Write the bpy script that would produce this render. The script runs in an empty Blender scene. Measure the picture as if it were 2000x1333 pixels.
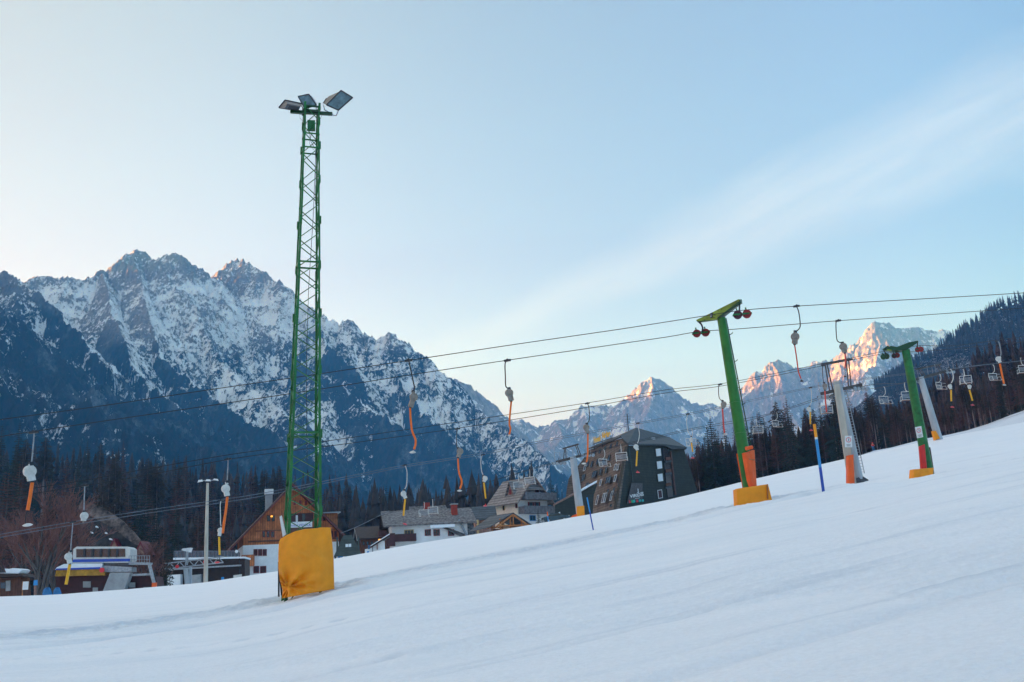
import bpy, math, random
import numpy as np
from mathutils import Vector, Matrix
random.seed(7); np.random.seed(7)
scene = bpy.context.scene
COL = scene.collection

# ------------------------------------------------------------------ camera
FPX = 1871.0; PITCH = math.radians(14.2); ROLL = math.radians(3.42)
CAM = Vector((0, 0, 0))
r0 = Vector((1, 0, 0)); Fv = Vector((0, math.cos(PITCH), math.sin(PITCH))); U0 = Vector((0, -math.sin(PITCH), math.cos(PITCH)))
Rv = r0 * math.cos(ROLL) - U0 * math.sin(ROLL)
Uv = U0 * math.cos(ROLL) + r0 * math.sin(ROLL)
cd = bpy.data.cameras.new('camera'); cam = bpy.data.objects.new('camera', cd); COL.objects.link(cam)
cd.sensor_width = 36.0; cd.lens = 36.0 * FPX / 2000.0; cd.clip_start = 0.1; cd.clip_end = 60000
cam.matrix_world = Matrix(((Rv.x, Uv.x, -Fv.x, CAM.x), (Rv.y, Uv.y, -Fv.y, CAM.y), (Rv.z, Uv.z, -Fv.z, CAM.z), (0, 0, 0, 1)))
scene.camera = cam

# ------------------------------------------------------------------ light
SUN_EL = math.radians(4.0)
SUN_DIR = Vector((-0.966, 0.26, 0)).normalized()          # horizontal direction towards the sun
scene.view_settings.view_transform = 'Standard'
scene.view_settings.look = 'None'
scene.view_settings.exposure = EXPOSURE = 2.45
scene.view_settings.gamma = 1.0
scene.cycles.volume_bounces = 2
sd = bpy.data.lights.new('sun', 'SUN'); sd.energy = 5.0; sd.angle = math.radians(0.5); sd.color = (1.0, 0.73, 0.36)
sun = bpy.data.objects.new('sun', sd); COL.objects.link(sun)
tosun = Vector((SUN_DIR.x * math.cos(SUN_EL), SUN_DIR.y * math.cos(SUN_EL), math.sin(SUN_EL)))
sun.rotation_euler = tosun.to_track_quat('Z', 'Y').to_euler(); sun.location = (0, 0, 300)
world = bpy.data.worlds.new('World'); scene.world = world; world.use_nodes = True
nt = world.node_tree; nt.nodes.clear(); N = nt.nodes.new; L = nt.links.new
wo = N('ShaderNodeOutputWorld'); bg = N('ShaderNodeBackground'); sky = N('ShaderNodeTexSky')
sky.sky_type = 'NISHITA'; sky.sun_disc = False; sky.sun_elevation = SUN_EL
sky.sun_rotation = math.atan2(SUN_DIR.x, SUN_DIR.y)
sky.altitude = 800; sky.air_density = 1.0; sky.dust_density = 1.0; sky.ozone_density = 3.0
bg.inputs['Strength'].default_value = 0.15
# thin high cloud: one long feathered streak across the sky, laid out by world direction
def pdir(px, py):
    return (Fv + Rv * ((px - 1000) / FPX) + Uv * ((666.5 - py) / FPX)).normalized()
cA = pdir(1000, 625); cB = pdir(2000, 215)
nrm = cA.cross(cB).normalized()                 # great circle through the streak
along = (cB - cA).normalized()
tc = N('ShaderNodeTexCoord'); 
def vdot(v):
    m = N('ShaderNodeVectorMath'); m.operation = 'DOT_PRODUCT'; L(tc.outputs['Generated'], m.inputs[0]); m.inputs[1].default_value = v; return m.outputs['Value']
def mth(op, a, b=None, c=None, clamp=False):
    m = N('ShaderNodeMath'); m.operation = op; m.use_clamp = clamp
    for i, x in enumerate((a, b, c)):
        if x is None: continue
        if isinstance(x, (int, float)): m.inputs[i].default_value = x
        else: L(x, m.inputs[i])
    return m.outputs[0]
across = vdot(nrm); alg = vdot(along)
cmb = N('ShaderNodeCombineXYZ'); L(mth('MULTIPLY', alg, 2.6), cmb.inputs[0]); L(mth('MULTIPLY_ADD', across, 19.0, mth('MULTIPLY', alg, 1.6)), cmb.inputs[1])
nz = N('ShaderNodeTexNoise'); L(cmb.outputs[0], nz.inputs['Vector']); nz.inputs['Scale'].default_value = 3.0; nz.inputs['Detail'].default_value = 9; nz.inputs['Roughness'].default_value = 0.62
cmb2 = N('ShaderNodeCombineXYZ'); L(mth('MULTIPLY', alg, 1.4), cmb2.inputs[0]); L(mth('MULTIPLY', across, 3.0), cmb2.inputs[1])
nz2 = N('ShaderNodeTexNoise'); L(cmb2.outputs[0], nz2.inputs['Vector']); nz2.inputs['Scale'].default_value = 4.0; nz2.inputs['Detail'].default_value = 4
wob = mth('ADD', across, mth('MULTIPLY', mth('SUBTRACT', nz2.outputs['Fac'], 0.5), 0.07))
t = mth('SUBTRACT', alg, float(along.dot(cA)))
width = mth('MAXIMUM', mth('MULTIPLY_ADD', t, 0.060, 0.024), 0.010)
dist = mth('DIVIDE', mth('ABSOLUTE', wob), width)
band = mth('SMOOTH_MIN', mth('SUBTRACT', 1.25, dist, clamp=True), 1.0, 0.2)
mr = N('ShaderNodeMapRange'); mr.inputs[1].default_value = 0.36; mr.inputs[2].default_value = 0.66; L(nz.outputs['Fac'], mr.inputs[0])
fade = N('ShaderNodeMapRange'); fade.interpolation_type = 'SMOOTHSTEP'; fade.inputs[1].default_value = -0.22; fade.inputs[2].default_value = 0.05; L(t, fade.inputs[0])
cl = mth('MULTIPLY', mth('MULTIPLY', mth('MULTIPLY', band, mth('MULTIPLY_ADD', mr.outputs[0], 0.5, 0.5)), fade.outputs[0]), 0.27, clamp=True)
cloudcol = N('ShaderNodeRGB'); cloudcol.outputs[0].default_value = (1.45, 1.45, 1.50, 1)
mx = N('ShaderNodeMixRGB'); L(cl, mx.inputs[0]); tint = N('ShaderNodeMixRGB'); tint.blend_type = 'MULTIPLY'; tint.inputs[0].default_value = 1; # gentle colour balance of the sky with height and away from the sun
TINT = [[1.214, 1.304, 0.854, 0.262], [0.724, 0.636, 0.207, -0.155], [0.717, 0.203, 0.25, -1.016]]
zc = mth('MINIMUM', mth('MAXIMUM', vdot((0, 0, 1)), 0.0), 0.62); sc_ = vdot(tuple(SUN_DIR)); zs_ = mth('MULTIPLY', zc, sc_); tcomb = N('ShaderNodeCombineXYZ')
sl_ = N('ShaderNodeMapRange'); sl_.interpolation_type = 'SMOOTHSTEP'; sl_.inputs[1].default_value = 0.40; sl_.inputs[2].default_value = 0.85; sl_.inputs[3].default_value = 1.0; sl_.inputs[4].default_value = 0.72; L(sc_, sl_.inputs[0])
sr_ = N('ShaderNodeMapRange'); sr_.interpolation_type = 'SMOOTHSTEP'; sr_.inputs[1].default_value = -0.45; sr_.inputs[2].default_value = -0.10; sr_.inputs[3].default_value = 0.66; sr_.inputs[4].default_value = 1.0; L(sc_, sr_.inputs[0]); sdim = mth('MULTIPLY', sl_.outputs[0], sr_.outputs[0])
for i_, q_ in enumerate(TINT):
    v_ = mth('MULTIPLY_ADD', zc, q_[1], q_[0]); v_ = mth('MULTIPLY_ADD', sc_, q_[2], v_); v_ = mth('MULTIPLY_ADD', zs_, q_[3], v_); L(mth('MULTIPLY', mth('MAXIMUM', v_, 0.25), sdim), tcomb.inputs[i_])
L(tcomb.outputs[0], tint.inputs[2]); L(sky.outputs[0], tint.inputs[1]); L(tint.outputs[0], mx.inputs[1]); L(cloudcol.outputs[0], mx.inputs[2])
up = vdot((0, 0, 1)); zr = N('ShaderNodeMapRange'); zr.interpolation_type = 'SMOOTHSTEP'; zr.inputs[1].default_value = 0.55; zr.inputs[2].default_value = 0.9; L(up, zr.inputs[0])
hi = N('ShaderNodeMixRGB'); hi.inputs[1].default_value = (1, 1, 1, 1); hi.inputs[2].default_value = (3.25, 2.85, 2.2, 1); L(zr.outputs[0], hi.inputs[0])      # sky above the frame boosted and warmed to brighten the snow
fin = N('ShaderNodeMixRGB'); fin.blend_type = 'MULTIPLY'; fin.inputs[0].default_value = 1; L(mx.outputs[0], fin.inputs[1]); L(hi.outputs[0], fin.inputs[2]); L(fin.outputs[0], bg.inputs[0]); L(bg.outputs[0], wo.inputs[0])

# ------------------------------------------------------------------ helpers
def at(px, py, Y):
    d = Fv + Rv * ((px - 1000) / FPX) + Uv * ((666.5 - py) / FPX)
    return CAM + d * (Y / d.y)
def m_px(Y): return Y / FPX
def onplane(px, py, p0, n):
    d = Fv + Rv * ((px - 1000) / FPX) + Uv * ((666.5 - py) / FPX)
    return CAM + d * ((p0 - CAM).dot(n) / d.dot(n))
def tag(o, label=None, cat=None, group=None, kind=None):
    if label: o['label'] = label
    if cat: o['category'] = cat
    if group: o['group'] = group
    if kind: o['kind'] = kind
    return o
ORG = {}
def thing(name, loc, label, cat, group=None):
    o = bpy.data.objects.new(name, None); COL.objects.link(o); o.location = loc; o.empty_display_size = 0.3
    ORG[o.name] = Vector(loc); return tag(o, label, cat, group)
class MB:
    def __init__(s): s.v = []; s.f = []
    def add(s, vs, fs):
        b = len(s.v); s.v += [tuple(x) for x in vs]; s.f += [tuple(b + i for i in f) for f in fs]; return s
    def obox(s, c, ax, ay, az):
        c, ax, ay, az = map(Vector, (c, ax, ay, az))
        vs = [c + ax * i + ay * j + az * k for k in (-1, 1) for j in (-1, 1) for i in (-1, 1)]
        return s.add(vs, [(0, 2, 3, 1), (4, 5, 7, 6), (0, 1, 5, 4), (2, 6, 7, 3), (0, 4, 6, 2), (1, 3, 7, 5)])
    def box(s, c, size, rz=0.0):
        cz, sz = math.cos(rz), math.sin(rz)
        return s.obox(c, Vector((cz, sz, 0)) * size[0] / 2, Vector((-sz, cz, 0)) * size[1] / 2, Vector((0, 0, size[2] / 2)))
    def bar(s, p, q, w, h=None, up=(0, 0, 1)):
        p, q, up = Vector(p), Vector(q), Vector(up); h = h or w
        d = (q - p); n = d.normalized(); x = n.cross(up)
        if x.length < 1e-4: x = n.cross(Vector((1, 0, 0)))
        x.normalize(); y = x.cross(n)
        return s.obox((p + q) / 2, x * w / 2, d / 2, y * h / 2)
    def tube(s, pts, r, n=8, cap=True):
        pts = [Vector(p) for p in pts]; rs = r if isinstance(r, (list, tuple)) else [r] * len(pts)
        vs, fs = [], []; ref = None
        for i, p in enumerate(pts):
            t = (pts[min(i + 1, len(pts) - 1)] - pts[max(i - 1, 0)]).normalized()
            if ref is None:
                ref = t.cross(Vector((0, 0, 1)))
                if ref.length < 0.05: ref = t.cross(Vector((1, 0, 0)))
            ref = (ref - t * ref.dot(t)).normalized(); b = t.cross(ref)
            for k in range(n):
                a = 2 * math.pi * k / n; vs.append(p + (ref * math.cos(a) + b * math.sin(a)) * rs[i])
        for i in range(len(pts) - 1):
            for k in range(n):
                fs.append((i * n + k, i * n + (k + 1) % n, (i + 1) * n + (k + 1) % n, (i + 1) * n + k))
        if cap: fs.append(tuple(range(n))[::-1]); fs.append(tuple((len(pts) - 1) * n + k for k in range(n)))
        return s.add(vs, fs)
    def cyl(s, p, q, r, n=16, r2=None): return s.tube([p, q], [r, r if r2 is None else r2], n)
    def ext(s, poly, off):
        poly = [Vector(p) for p in poly]; off = Vector(off); n = len(poly)
        nn = Vector((0, 0, 0))
        for i in range(n): nn += poly[i].cross(poly[(i + 1) % n])
        fl = nn.dot(off) > 0
        vs = poly + [p + off for p in poly]
        a = tuple(range(n)); b = tuple(n + i for i in range(n))
        fs = [a[::-1] if fl else a, b if fl else b[::-1]]
        for i in range(n):
            j = (i + 1) % n; q = (i, j, n + j, n + i); fs.append(q if fl else q[::-1])
        return s.add(vs, fs)
    def hull2(s, q1, q2):
        vs = [Vector(p) for p in list(q1) + list(q2)]; n = len(q1)
        fs = [tuple(range(n))[::-1], tuple(n + i for i in range(n))]
        for i in range(n): j = (i + 1) % n; fs.append((i, j, n + j, n + i))
        return s.add(vs, fs)
    def build(s, name, mat, parent=None, loc=None, smooth=False, fix=False):
        if parent is not None: org = ORG[parent.name]
        else:
            org = Vector(loc) if loc is not None else Vector(s.v[0])
        me = bpy.data.meshes.new(name); me.from_pydata([tuple(Vector(v) - org) for v in s.v], [], s.f); me.update()
        if fix:
            import bmesh
            bm = bmesh.new(); bm.from_mesh(me); bmesh.ops.recalc_face_normals(bm, faces=bm.faces); bm.to_mesh(me); bm.free()
        if mat: me.materials.append(mat)
        if smooth: me.polygons.foreach_set('use_smooth', [True] * len(me.polygons))
        o = bpy.data.objects.new(name, me); COL.objects.link(o)
        if parent is not None: o.parent = parent
        else: o.location = org
        ORG[o.name] = org; return o
def npmesh(name, V, F, mat, smooth=False, attr=None, loc=(0, 0, 0)):
    me = bpy.data.meshes.new(name); V = np.asarray(V, dtype=np.float32) - np.asarray(loc, dtype=np.float32); F = np.asarray(F, dtype=np.int32); k = F.shape[1]
    me.vertices.add(len(V)); me.vertices.foreach_set('co', V.ravel())
    me.loops.add(F.size); me.loops.foreach_set('vertex_index', F.ravel())
    me.polygons.add(len(F)); me.polygons.foreach_set('loop_start', np.arange(0, F.size, k, dtype=np.int32)); me.polygons.foreach_set('loop_total', np.full(len(F), k, dtype=np.int32))
    if smooth: me.polygons.foreach_set('use_smooth', np.ones(len(F), dtype=bool))
    me.update(calc_edges=True)
    for an, av in (attr or {}).items():
        a = me.attributes.new(an, 'FLOAT', 'POINT'); a.data.foreach_set('value', np.asarray(av, dtype=np.float32))
    me.materials.append(mat); o = bpy.data.objects.new(name, me); COL.objects.link(o); o.location = loc; ORG[o.name] = Vector(loc); return o
def gridfaces(nr, nc):
    i = np.arange(nr - 1)[:, None] * nc + np.arange(nc - 1)[None, :]
    return np.stack([i, i + 1, i + nc + 1, i + nc], -1).reshape(-1, 4)
def _h(ix, iy, seed):
    n = (ix * 374761393 + iy * 668265263 + seed * 974634777) & 0xffffffff
    n = ((n ^ (n >> 13)) * 1274126177) & 0xffffffff
    return ((n ^ (n >> 16)) & 0xffff) / 65535.0
def vnoise(x, y, seed=0):
    x = np.asarray(x, dtype=np.float64); y = np.asarray(y, dtype=np.float64)
    ix = np.floor(x).astype(np.int64); iy = np.floor(y).astype(np.int64); fx = x - ix; fy = y - iy
    fx = fx * fx * (3 - 2 * fx); fy = fy * fy * (3 - 2 * fy)
    a = _h(ix, iy, seed); b = _h(ix + 1, iy, seed); c = _h(ix, iy + 1, seed); d = _h(ix + 1, iy + 1, seed)
    return (a + (b - a) * fx) * (1 - fy) + (c + (d - c) * fx) * fy
def fbm(x, y, oct=5, seed=0, ridged=False):
    s = 0; a = 0.5; tot = 0
    for o in range(oct):
        n = vnoise(x * 2 ** o + 17.3 * o, y * 2 ** o - 9.1 * o, seed + o)
        if ridged: n = 1 - np.abs(2 * n - 1)
        s = s + a * n; tot += a; a *= 0.55
    return s / tot

def pmat(name, col, rough=0.6, metal=0.0, var=0.15, nscale=3.0, bump=0.0, bscale=20.0, spec=None, bands=None, emit=None, stretch=(1, 1, 1)):
    m = bpy.data.materials.new(name); m.use_nodes = True; t = m.node_tree; b = t.nodes['Principled BSDF']
    b.inputs['Roughness'].default_value = rough; b.inputs['Metallic'].default_value = metal
    if spec is not None: b.inputs['Specular IOR Level'].default_value = spec
    tc = t.nodes.new('ShaderNodeTexCoord'); mp = t.nodes.new('ShaderNodeMapping'); mp.inputs['Scale'].default_value = stretch; t.links.new(tc.outputs['Object'], mp.inputs[0])
    nz = t.nodes.new('ShaderNodeTexNoise'); nz.inputs['Scale'].default_value = nscale; nz.inputs['Detail'].default_value = 6; nz.inputs['Roughness'].default_value = 0.65
    t.links.new(mp.outputs[0], nz.inputs['Vector'])
    mr = t.nodes.new('ShaderNodeMapRange'); mr.inputs[1].default_value = 0.3; mr.inputs[2].default_value = 0.7; mr.inputs[3].default_value = 1 - var * 1.6; mr.inputs[4].default_value = 1 + var; t.links.new(nz.outputs['Fac'], mr.inputs[0])
    val = mr.outputs[0]
    if bands:   # (axis vector, period m, depth, duty)
        ax, per, dep = bands[:3]
        d = t.nodes.new('ShaderNodeVectorMath'); d.operation = 'DOT_PRODUCT'; d.inputs[1].default_value = ax; t.links.new(tc.outputs['Object'], d.inputs[0])
        q = t.nodes.new('ShaderNodeMath'); q.operation = 'DIVIDE'; q.inputs[1].default_value = per; t.links.new(d.outputs['Value'], q.inputs[0])
        fr = t.nodes.new('ShaderNodeMath'); fr.operation = 'FRACT'; t.links.new(q.outputs[0], fr.inputs[0])
        fl = t.nodes.new('ShaderNodeMath'); fl.operation = 'FLOOR'; t.links.new(q.outputs[0], fl.inputs[0])
        wn = t.nodes.new('ShaderNodeTexWhiteNoise'); wn.noise_dimensions = '1D'; t.links.new(fl.outputs[0], wn.inputs['W'])
        lt = t.nodes.new('ShaderNodeMath'); lt.operation = 'GREATER_THAN'; lt.inputs[1].default_value = 0.22; t.links.new(fr.outputs[0], lt.inputs[0])
        e = t.nodes.new('ShaderNodeMath'); e.operation = 'MULTIPLY_ADD'; e.inputs[1].default_value = dep; e.inputs[2].default_value = 1 - dep; t.links.new(lt.outputs[0], e.inputs[0])
        w2 = t.nodes.new('ShaderNodeMath'); w2.operation = 'MULTIPLY_ADD'; w2.inputs[1].default_value = dep * 0.6; w2.inputs[2].default_value = 1 - dep * 0.3; t.links.new(wn.outputs['Value'], w2.inputs[0])
        e2 = t.nodes.new('ShaderNodeMath'); e2.operation = 'MULTIPLY'; t.links.new(e.outputs[0], e2.inputs[0]); t.links.new(w2.outputs[0], e2.inputs[1])
        e3 = t.nodes.new('ShaderNodeMath'); e3.operation = 'MULTIPLY'; t.links.new(e2.outputs[0], e3.inputs[0]); t.links.new(val, e3.inputs[1]); val = e3.outputs[0]
    vm = t.nodes.new('ShaderNodeVectorMath'); vm.operation = 'SCALE'; vm.inputs[0].default_value = col[:3]; t.links.new(val, vm.inputs['Scale'])
    t.links.new(vm.outputs[0], b.inputs['Base Color'])
    if bump:
        n2 = t.nodes.new('ShaderNodeTexNoise'); n2.inputs['Scale'].default_value = bscale; n2.inputs['Detail'].default_value = 5; t.links.new(mp.outputs[0], n2.inputs['Vector'])
        bp = t.nodes.new('ShaderNodeBump'); bp.inputs['Strength'].default_value = bump; bp.inputs['Distance'].default_value = 0.05; t.links.new(n2.outputs['Fac'], bp.inputs['Height']); t.links.new(bp.outputs[0], b.inputs['Normal'])
    if emit: b.inputs['Emission Color'].default_value = (*emit[:3], 1); b.inputs['Emission Strength'].default_value = emit[3]
    return m
M = {}
def defm(k, *a, **kw): M[k] = pmat(k, *a, **kw)
defm('green_paint', (0.010, 0.15, 0.032), 0.35, 0, 0.35, 2.5, 0.1, 30)
defm('green_bright', (0.016, 0.16, 0.018), 0.3, 0, 0.3, 1.2, 0.05, 30)
defm('green_dark', (0.006, 0.055, 0.02), 0.4, 0, 0.2, 2)
defm('arm_yellow_green', (0.22, 0.30, 0.03), 0.45, 0, 0.5, 1.3, 0.05, 12)
defm('mat_yellow', (0.88, 0.30, 0.0), 0.55, 0, 0.10, 1.5, 0.35, 3.5)
defm('mat_orange', (0.82, 0.11, 0.008), 0.5, 0, 0.12, 2.0, 0.35, 5)
defm('mat_red', (0.62, 0.02, 0.015), 0.5, 0, 0.2, 2.0, 0.3, 5)
defm('white_paint', (0.72, 0.73, 0.74), 0.5, 0, 0.08, 2)
defm('white_plastic', (0.62, 0.61, 0.58), 0.4, 0, 0.12, 8)
defm('drum_grey', (0.26, 0.23, 0.20), 0.5, 0, 0.3, 6)
defm('dark_metal', (0.035, 0.04, 0.05), 0.45, 0.3, 0.3, 5)
defm('galv', (0.33, 0.36, 0.40), 0.45, 0.4, 0.25, 4)
defm('galv_pole', (0.40, 0.44, 0.48), 0.5, 0.1, 0.18, 1.2, stretch=(1, 1, 0.25))
defm('cream_pole', (0.50, 0.45, 0.38), 0.6, 0, 0.2, 1.2, stretch=(1, 1, 0.25))
defm('steel_dark', (0.08, 0.075, 0.08), 0.5, 0.3, 0.4, 3)
defm('orange_bar', (0.85, 0.16, 0.01), 0.4, 0, 0.1, 6)
defm('red_bar', (0.62, 0.07, 0.05), 0.4, 0, 0.15, 6)
defm('yellow_bar', (0.80, 0.40, 0.01), 0.4, 0, 0.1, 6)
defm('red_disc', (0.65, 0.03, 0.05), 0.4, 0, 0.1, 6)
defm('wheel_red', (0.26, 0.008, 0.014), 0.35, 0, 0.25, 10)
defm('wheel_dark', (0.07, 0.006, 0.02), 0.4, 0, 0.3, 10)
defm('glass_lamp', (0.10, 0.17, 0.20), 0.12, 0.0, 0.35, 6, spec=0.9)
defm('lamp_body', (0.10, 0.11, 0.13), 0.4, 0.5, 0.25, 8)
defm('cable', (0.02, 0.022, 0.028), 0.5, 0.4, 0.2, 4)
defm('cable_light', (0.16, 0.19, 0.24), 0.5, 0.4, 0.2, 4)
defm('wood_orange', (0.48, 0.15, 0.05), 0.7, 0, 0.3, 1.2, 0.1, 6, bands=((0.94, 0.34, 0), 0.42, 0.42))
defm('wood_beam', (0.42, 0.15, 0.04), 0.6, 0, 0.2, 2)
defm('wood_brown', (0.13, 0.05, 0.03), 0.7, 0, 0.3, 2, bands=((0.94, 0.34, 0), 0.3, 0.3))
defm('wood_dark', (0.035, 0.018, 0.016), 0.7, 0, 0.3, 2)
defm('wood_grey', (0.17, 0.17, 0.19), 0.75, 0, 0.3, 2, bands=((0.8, 0.6, 0), 0.45, 0.35))
defm('wood_pink', (0.30, 0.17, 0.13), 0.75, 0, 0.25, 1.5, bands=((0.94, 0.34, 0), 0.5, 0.2))
defm('red_shutter', (0.17, 0.01, 0.02), 0.5, 0, 0.2, 4)
defm('plaster', (0.80, 0.81, 0.82), 0.8, 0, 0.10, 0.6, 0.1, 10)
defm('plaster_warm', (0.80, 0.72, 0.60), 0.8, 0, 0.08, 0.6, 0.1, 10)
defm('shingle_grey', (0.19, 0.175, 0.175), 0.8, 0, 0.55, 2.4, 0.3, 6, bands=((0, 0, 1), 0.34, 0.35))
defm('shingle_slate', (0.24, 0.22, 0.215), 0.75, 0, 0.25, 1.5, 0.2, 6, bands=((0, 0, 1), 0.62, 0.62))
defm('slate_dark', (0.07, 0.085, 0.10), 0.7, 0, 0.25, 1.5, 0.2, 6, bands=((0, 0, 1), 0.5, 0.6))
defm('moss_light', (0.13, 0.10, 0.09), 0.9, 0, 0.9, 0.5, 0.2, 6)
defm('tarp', (0.02, 0.17, 0.40), 0.5, 0, 0.3, 1.5)
defm('roof_moss', (0.035, 0.034, 0.036), 0.8, 0, 0.9, 0.35, 0.2, 6)
defm('roof_brown', (0.10, 0.045, 0.035), 0.75, 0, 0.3, 1.5, 0.2, 6)
defm('roof_green', (0.035, 0.055, 0.055), 0.75, 0, 0.3, 1.0, 0.2, 6, bands=((0, 0, 1), 0.4, 0.25))
defm('hotel_brown', (0.135, 0.103, 0.082), 0.8, 0, 0.3, 0.8, 0.2, 5, bands=((0, 0, 1), 0.62, 0.55))
defm('hotel_green', (0.020, 0.025, 0.019), 0.75, 0, 0.3, 1.0, 0.15, 5, bands=((0, 0, 1), 0.55, 0.35))
defm('hotel_roof', (0.05, 0.06, 0.068), 0.7, 0, 0.2, 0.5, 0.15, 5, bands=((0.8, 0.6, 0), 0.9, 0.2))
defm('dark_pane', (0.012, 0.016, 0.022), 0.15, 0, 0.3, 3, spec=0.7)
defm('blue_pane', (0.03, 0.09, 0.13), 0.15, 0, 0.3, 3, spec=0.7)
defm('pale_pane', (0.62, 0.66, 0.70), 0.5, 0, 0.06, 2)
defm('lit_window', (0.9, 0.45, 0.1), 0.5, 0, 0, 1, emit=(1.0, 0.42, 0.06, 0.35))
defm('warm_frame', (0.50, 0.33, 0.14), 0.6, 0, 0.1, 2)
defm('brick_red', (0.33, 0.045, 0.03), 0.8, 0, 0.25, 6)
defm('snow_roof', (0.80, 0.83, 0.87), 0.7, 0, 0.05, 1.5, 0.2, 3)
defm('concrete', (0.34, 0.35, 0.36), 0.85, 0, 0.15, 1.0, 0.1, 10)
defm('blue_paint', (0.012, 0.07, 0.42), 0.4, 0, 0.12, 3)
defm('blue_light', (0.02, 0.26, 0.62), 0.45, 0, 0.12, 3)
defm('pole_orange', (0.9, 0.33, 0.01), 0.4, 0, 0.08, 3)
defm('amber_fascia', (0.42, 0.21, 0.01), 0.5, 0, 0.45, 1.2)
defm('cabin_red', (0.06, 0.012, 0.015), 0.6, 0, 0.3, 2)
defm('sign_yellow', (0.80, 0.52, 0.05), 0.4, 0, 0.08, 4)
defm('sign_black', (0.01, 0.01, 0.012), 0.5, 0, 0.1, 4)
defm('sign_red', (0.72, 0.03, 0.04), 0.5, 0, 0.05, 4)
defm('sign_green', (0.03, 0.42, 0.16), 0.5, 0, 0.05, 4)
defm('sign_teal', (0.02, 0.45, 0.42), 0.5, 0, 0.05, 4)
defm('sign_blue', (0.08, 0.11, 0.45), 0.5, 0, 0.05, 4)
defm('car_paint', (0.03, 0.06, 0.085), 0.25, 0.3, 0.1, 3, spec=0.8)
defm('rubber', (0.012, 0.012, 0.014), 0.7, 0, 0.2, 5)
defm('bark', (0.105, 0.088, 0.082), 0.9, 0, 0.35, 1.5, stretch=(1, 1, 0.3))
defm('bark_pale', (0.21, 0.15, 0.14), 0.9, 0, 0.35, 1.5, stretch=(1, 1, 0.3))
defm('bark_dark', (0.05, 0.038, 0.035), 0.9, 0, 0.3, 1.5, stretch=(1, 1, 0.3))
defm('spruce', (0.018, 0.032, 0.022), 0.8, 0, 0.5, 0.5)
defm('spruce_brown', (0.05, 0.034, 0.022), 0.85, 0, 0.5, 0.5)
defm('larch', (0.135, 0.052, 0.040), 0.9, 0, 0.4, 0.4)
defm('bare_twigs', (0.20, 0.09, 0.075), 0.9, 0, 0.35, 0.5)
defm('wood_stuff_left', (0.035, 0.032, 0.036), 0.9, 0, 0.7, 0.06)
defm('wood_stuff_right', (0.055, 0.030, 0.028), 0.9, 0, 0.7, 0.09)
defm('skin', (0.45, 0.26, 0.19), 0.6, 0, 0.05, 8)
defm('jacket_red', (0.65, 0.02, 0.03), 0.6, 0, 0.1, 8)
defm('trousers_blue', (0.03, 0.13, 0.26), 0.7, 0, 0.1, 8)
# ------------------------------------------------------------------ ground (ski slope and valley floor, one sheet)
def ut(px, py):
    d = Fv + Rv * ((px - 1000) / FPX) + Uv * ((666.5 - py) / FPX); return d.x / d.y, d.z / d.y
SKY1 = [(-250, 1174), (0, 1165), (120, 1161), (250, 1151), (400, 1138), (540, 1116), (650, 1092), (800, 1064), (900, 1048), (1030, 1026), (1160, 1003), (1300, 974), (1364, 958), (1450, 938), (1600, 907), (1700, 885), (1800, 863), (1900, 843), (2000, 824), (2200, 785)]
SKY2 = [(1500, 930), (1640, 900), (1700, 880), (1740, 873), (1790, 858), (1850, 848), (1900, 834), (1950, 813), (2000, 795), (2200, 725)]
T1 = np.array([ut(*p) for p in SKY1]); T2 = np.array([ut(*p) for p in SKY2])
lin_a, lin_b = np.polyfit(T1[3:17, 0], T1[3:17, 1], 1)
def lerpT(T, u):
    v = np.interp(u, T[:, 0], T[:, 1] - (lin_a * T[:, 0] + lin_b))
    w = np.clip((1.6 - np.abs(u)) / 0.7, 0, 1); return lin_a * u + lin_b + v * w
HM = ([0, 8, 18, 29, 45, 70, 95, 118, 150, 220, 300], [1.62, 1.55, 1.25, 0.86, 0.72, 0.32, 0.0, 0.7, 1.3, 2.4, 5.0])
HR = ([0, 12, 34, 38, 44, 50, 58, 75, 84, 97, 108, 125, 160, 200, 260, 330], [1.62, 1.5, 0.95, 1.0, 1.50, 1.85, 2.0, 2.15, 2.2, 0.5, 0.0, 2.0, 1.2, 0.0, 1.0, 5.0])
TRK = [(at(-150, 1262, 24)), (at(0, 1243, 25)), (at(300, 1205, 27)), (at(540, 1175, 29.5)), (at(800, 1120, 31.5)), (at(1160, 1042, 34)), (at(1500, 965, 37.5)), (at(2000, 893, 46)), (at(2300, 870, 52))]
tx = np.array([p.x for p in TRK]); ty = np.array([p.y for p in TRK])
POSTS = [(at(598, 1160, 28.6).x, 28.6, 1.5), (at(1470, 980, 35.6).x, 35.6, 1.3), (at(1608.5, 962, 34).x, 34.0, .5), (at(1158.5, 1034, 44).x, 44.0, .6), (at(1810, 922, 55.8).x, 55.8, 1.8), (at(1675, 946, 79.5).x, 79.5, 2.5)]
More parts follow.
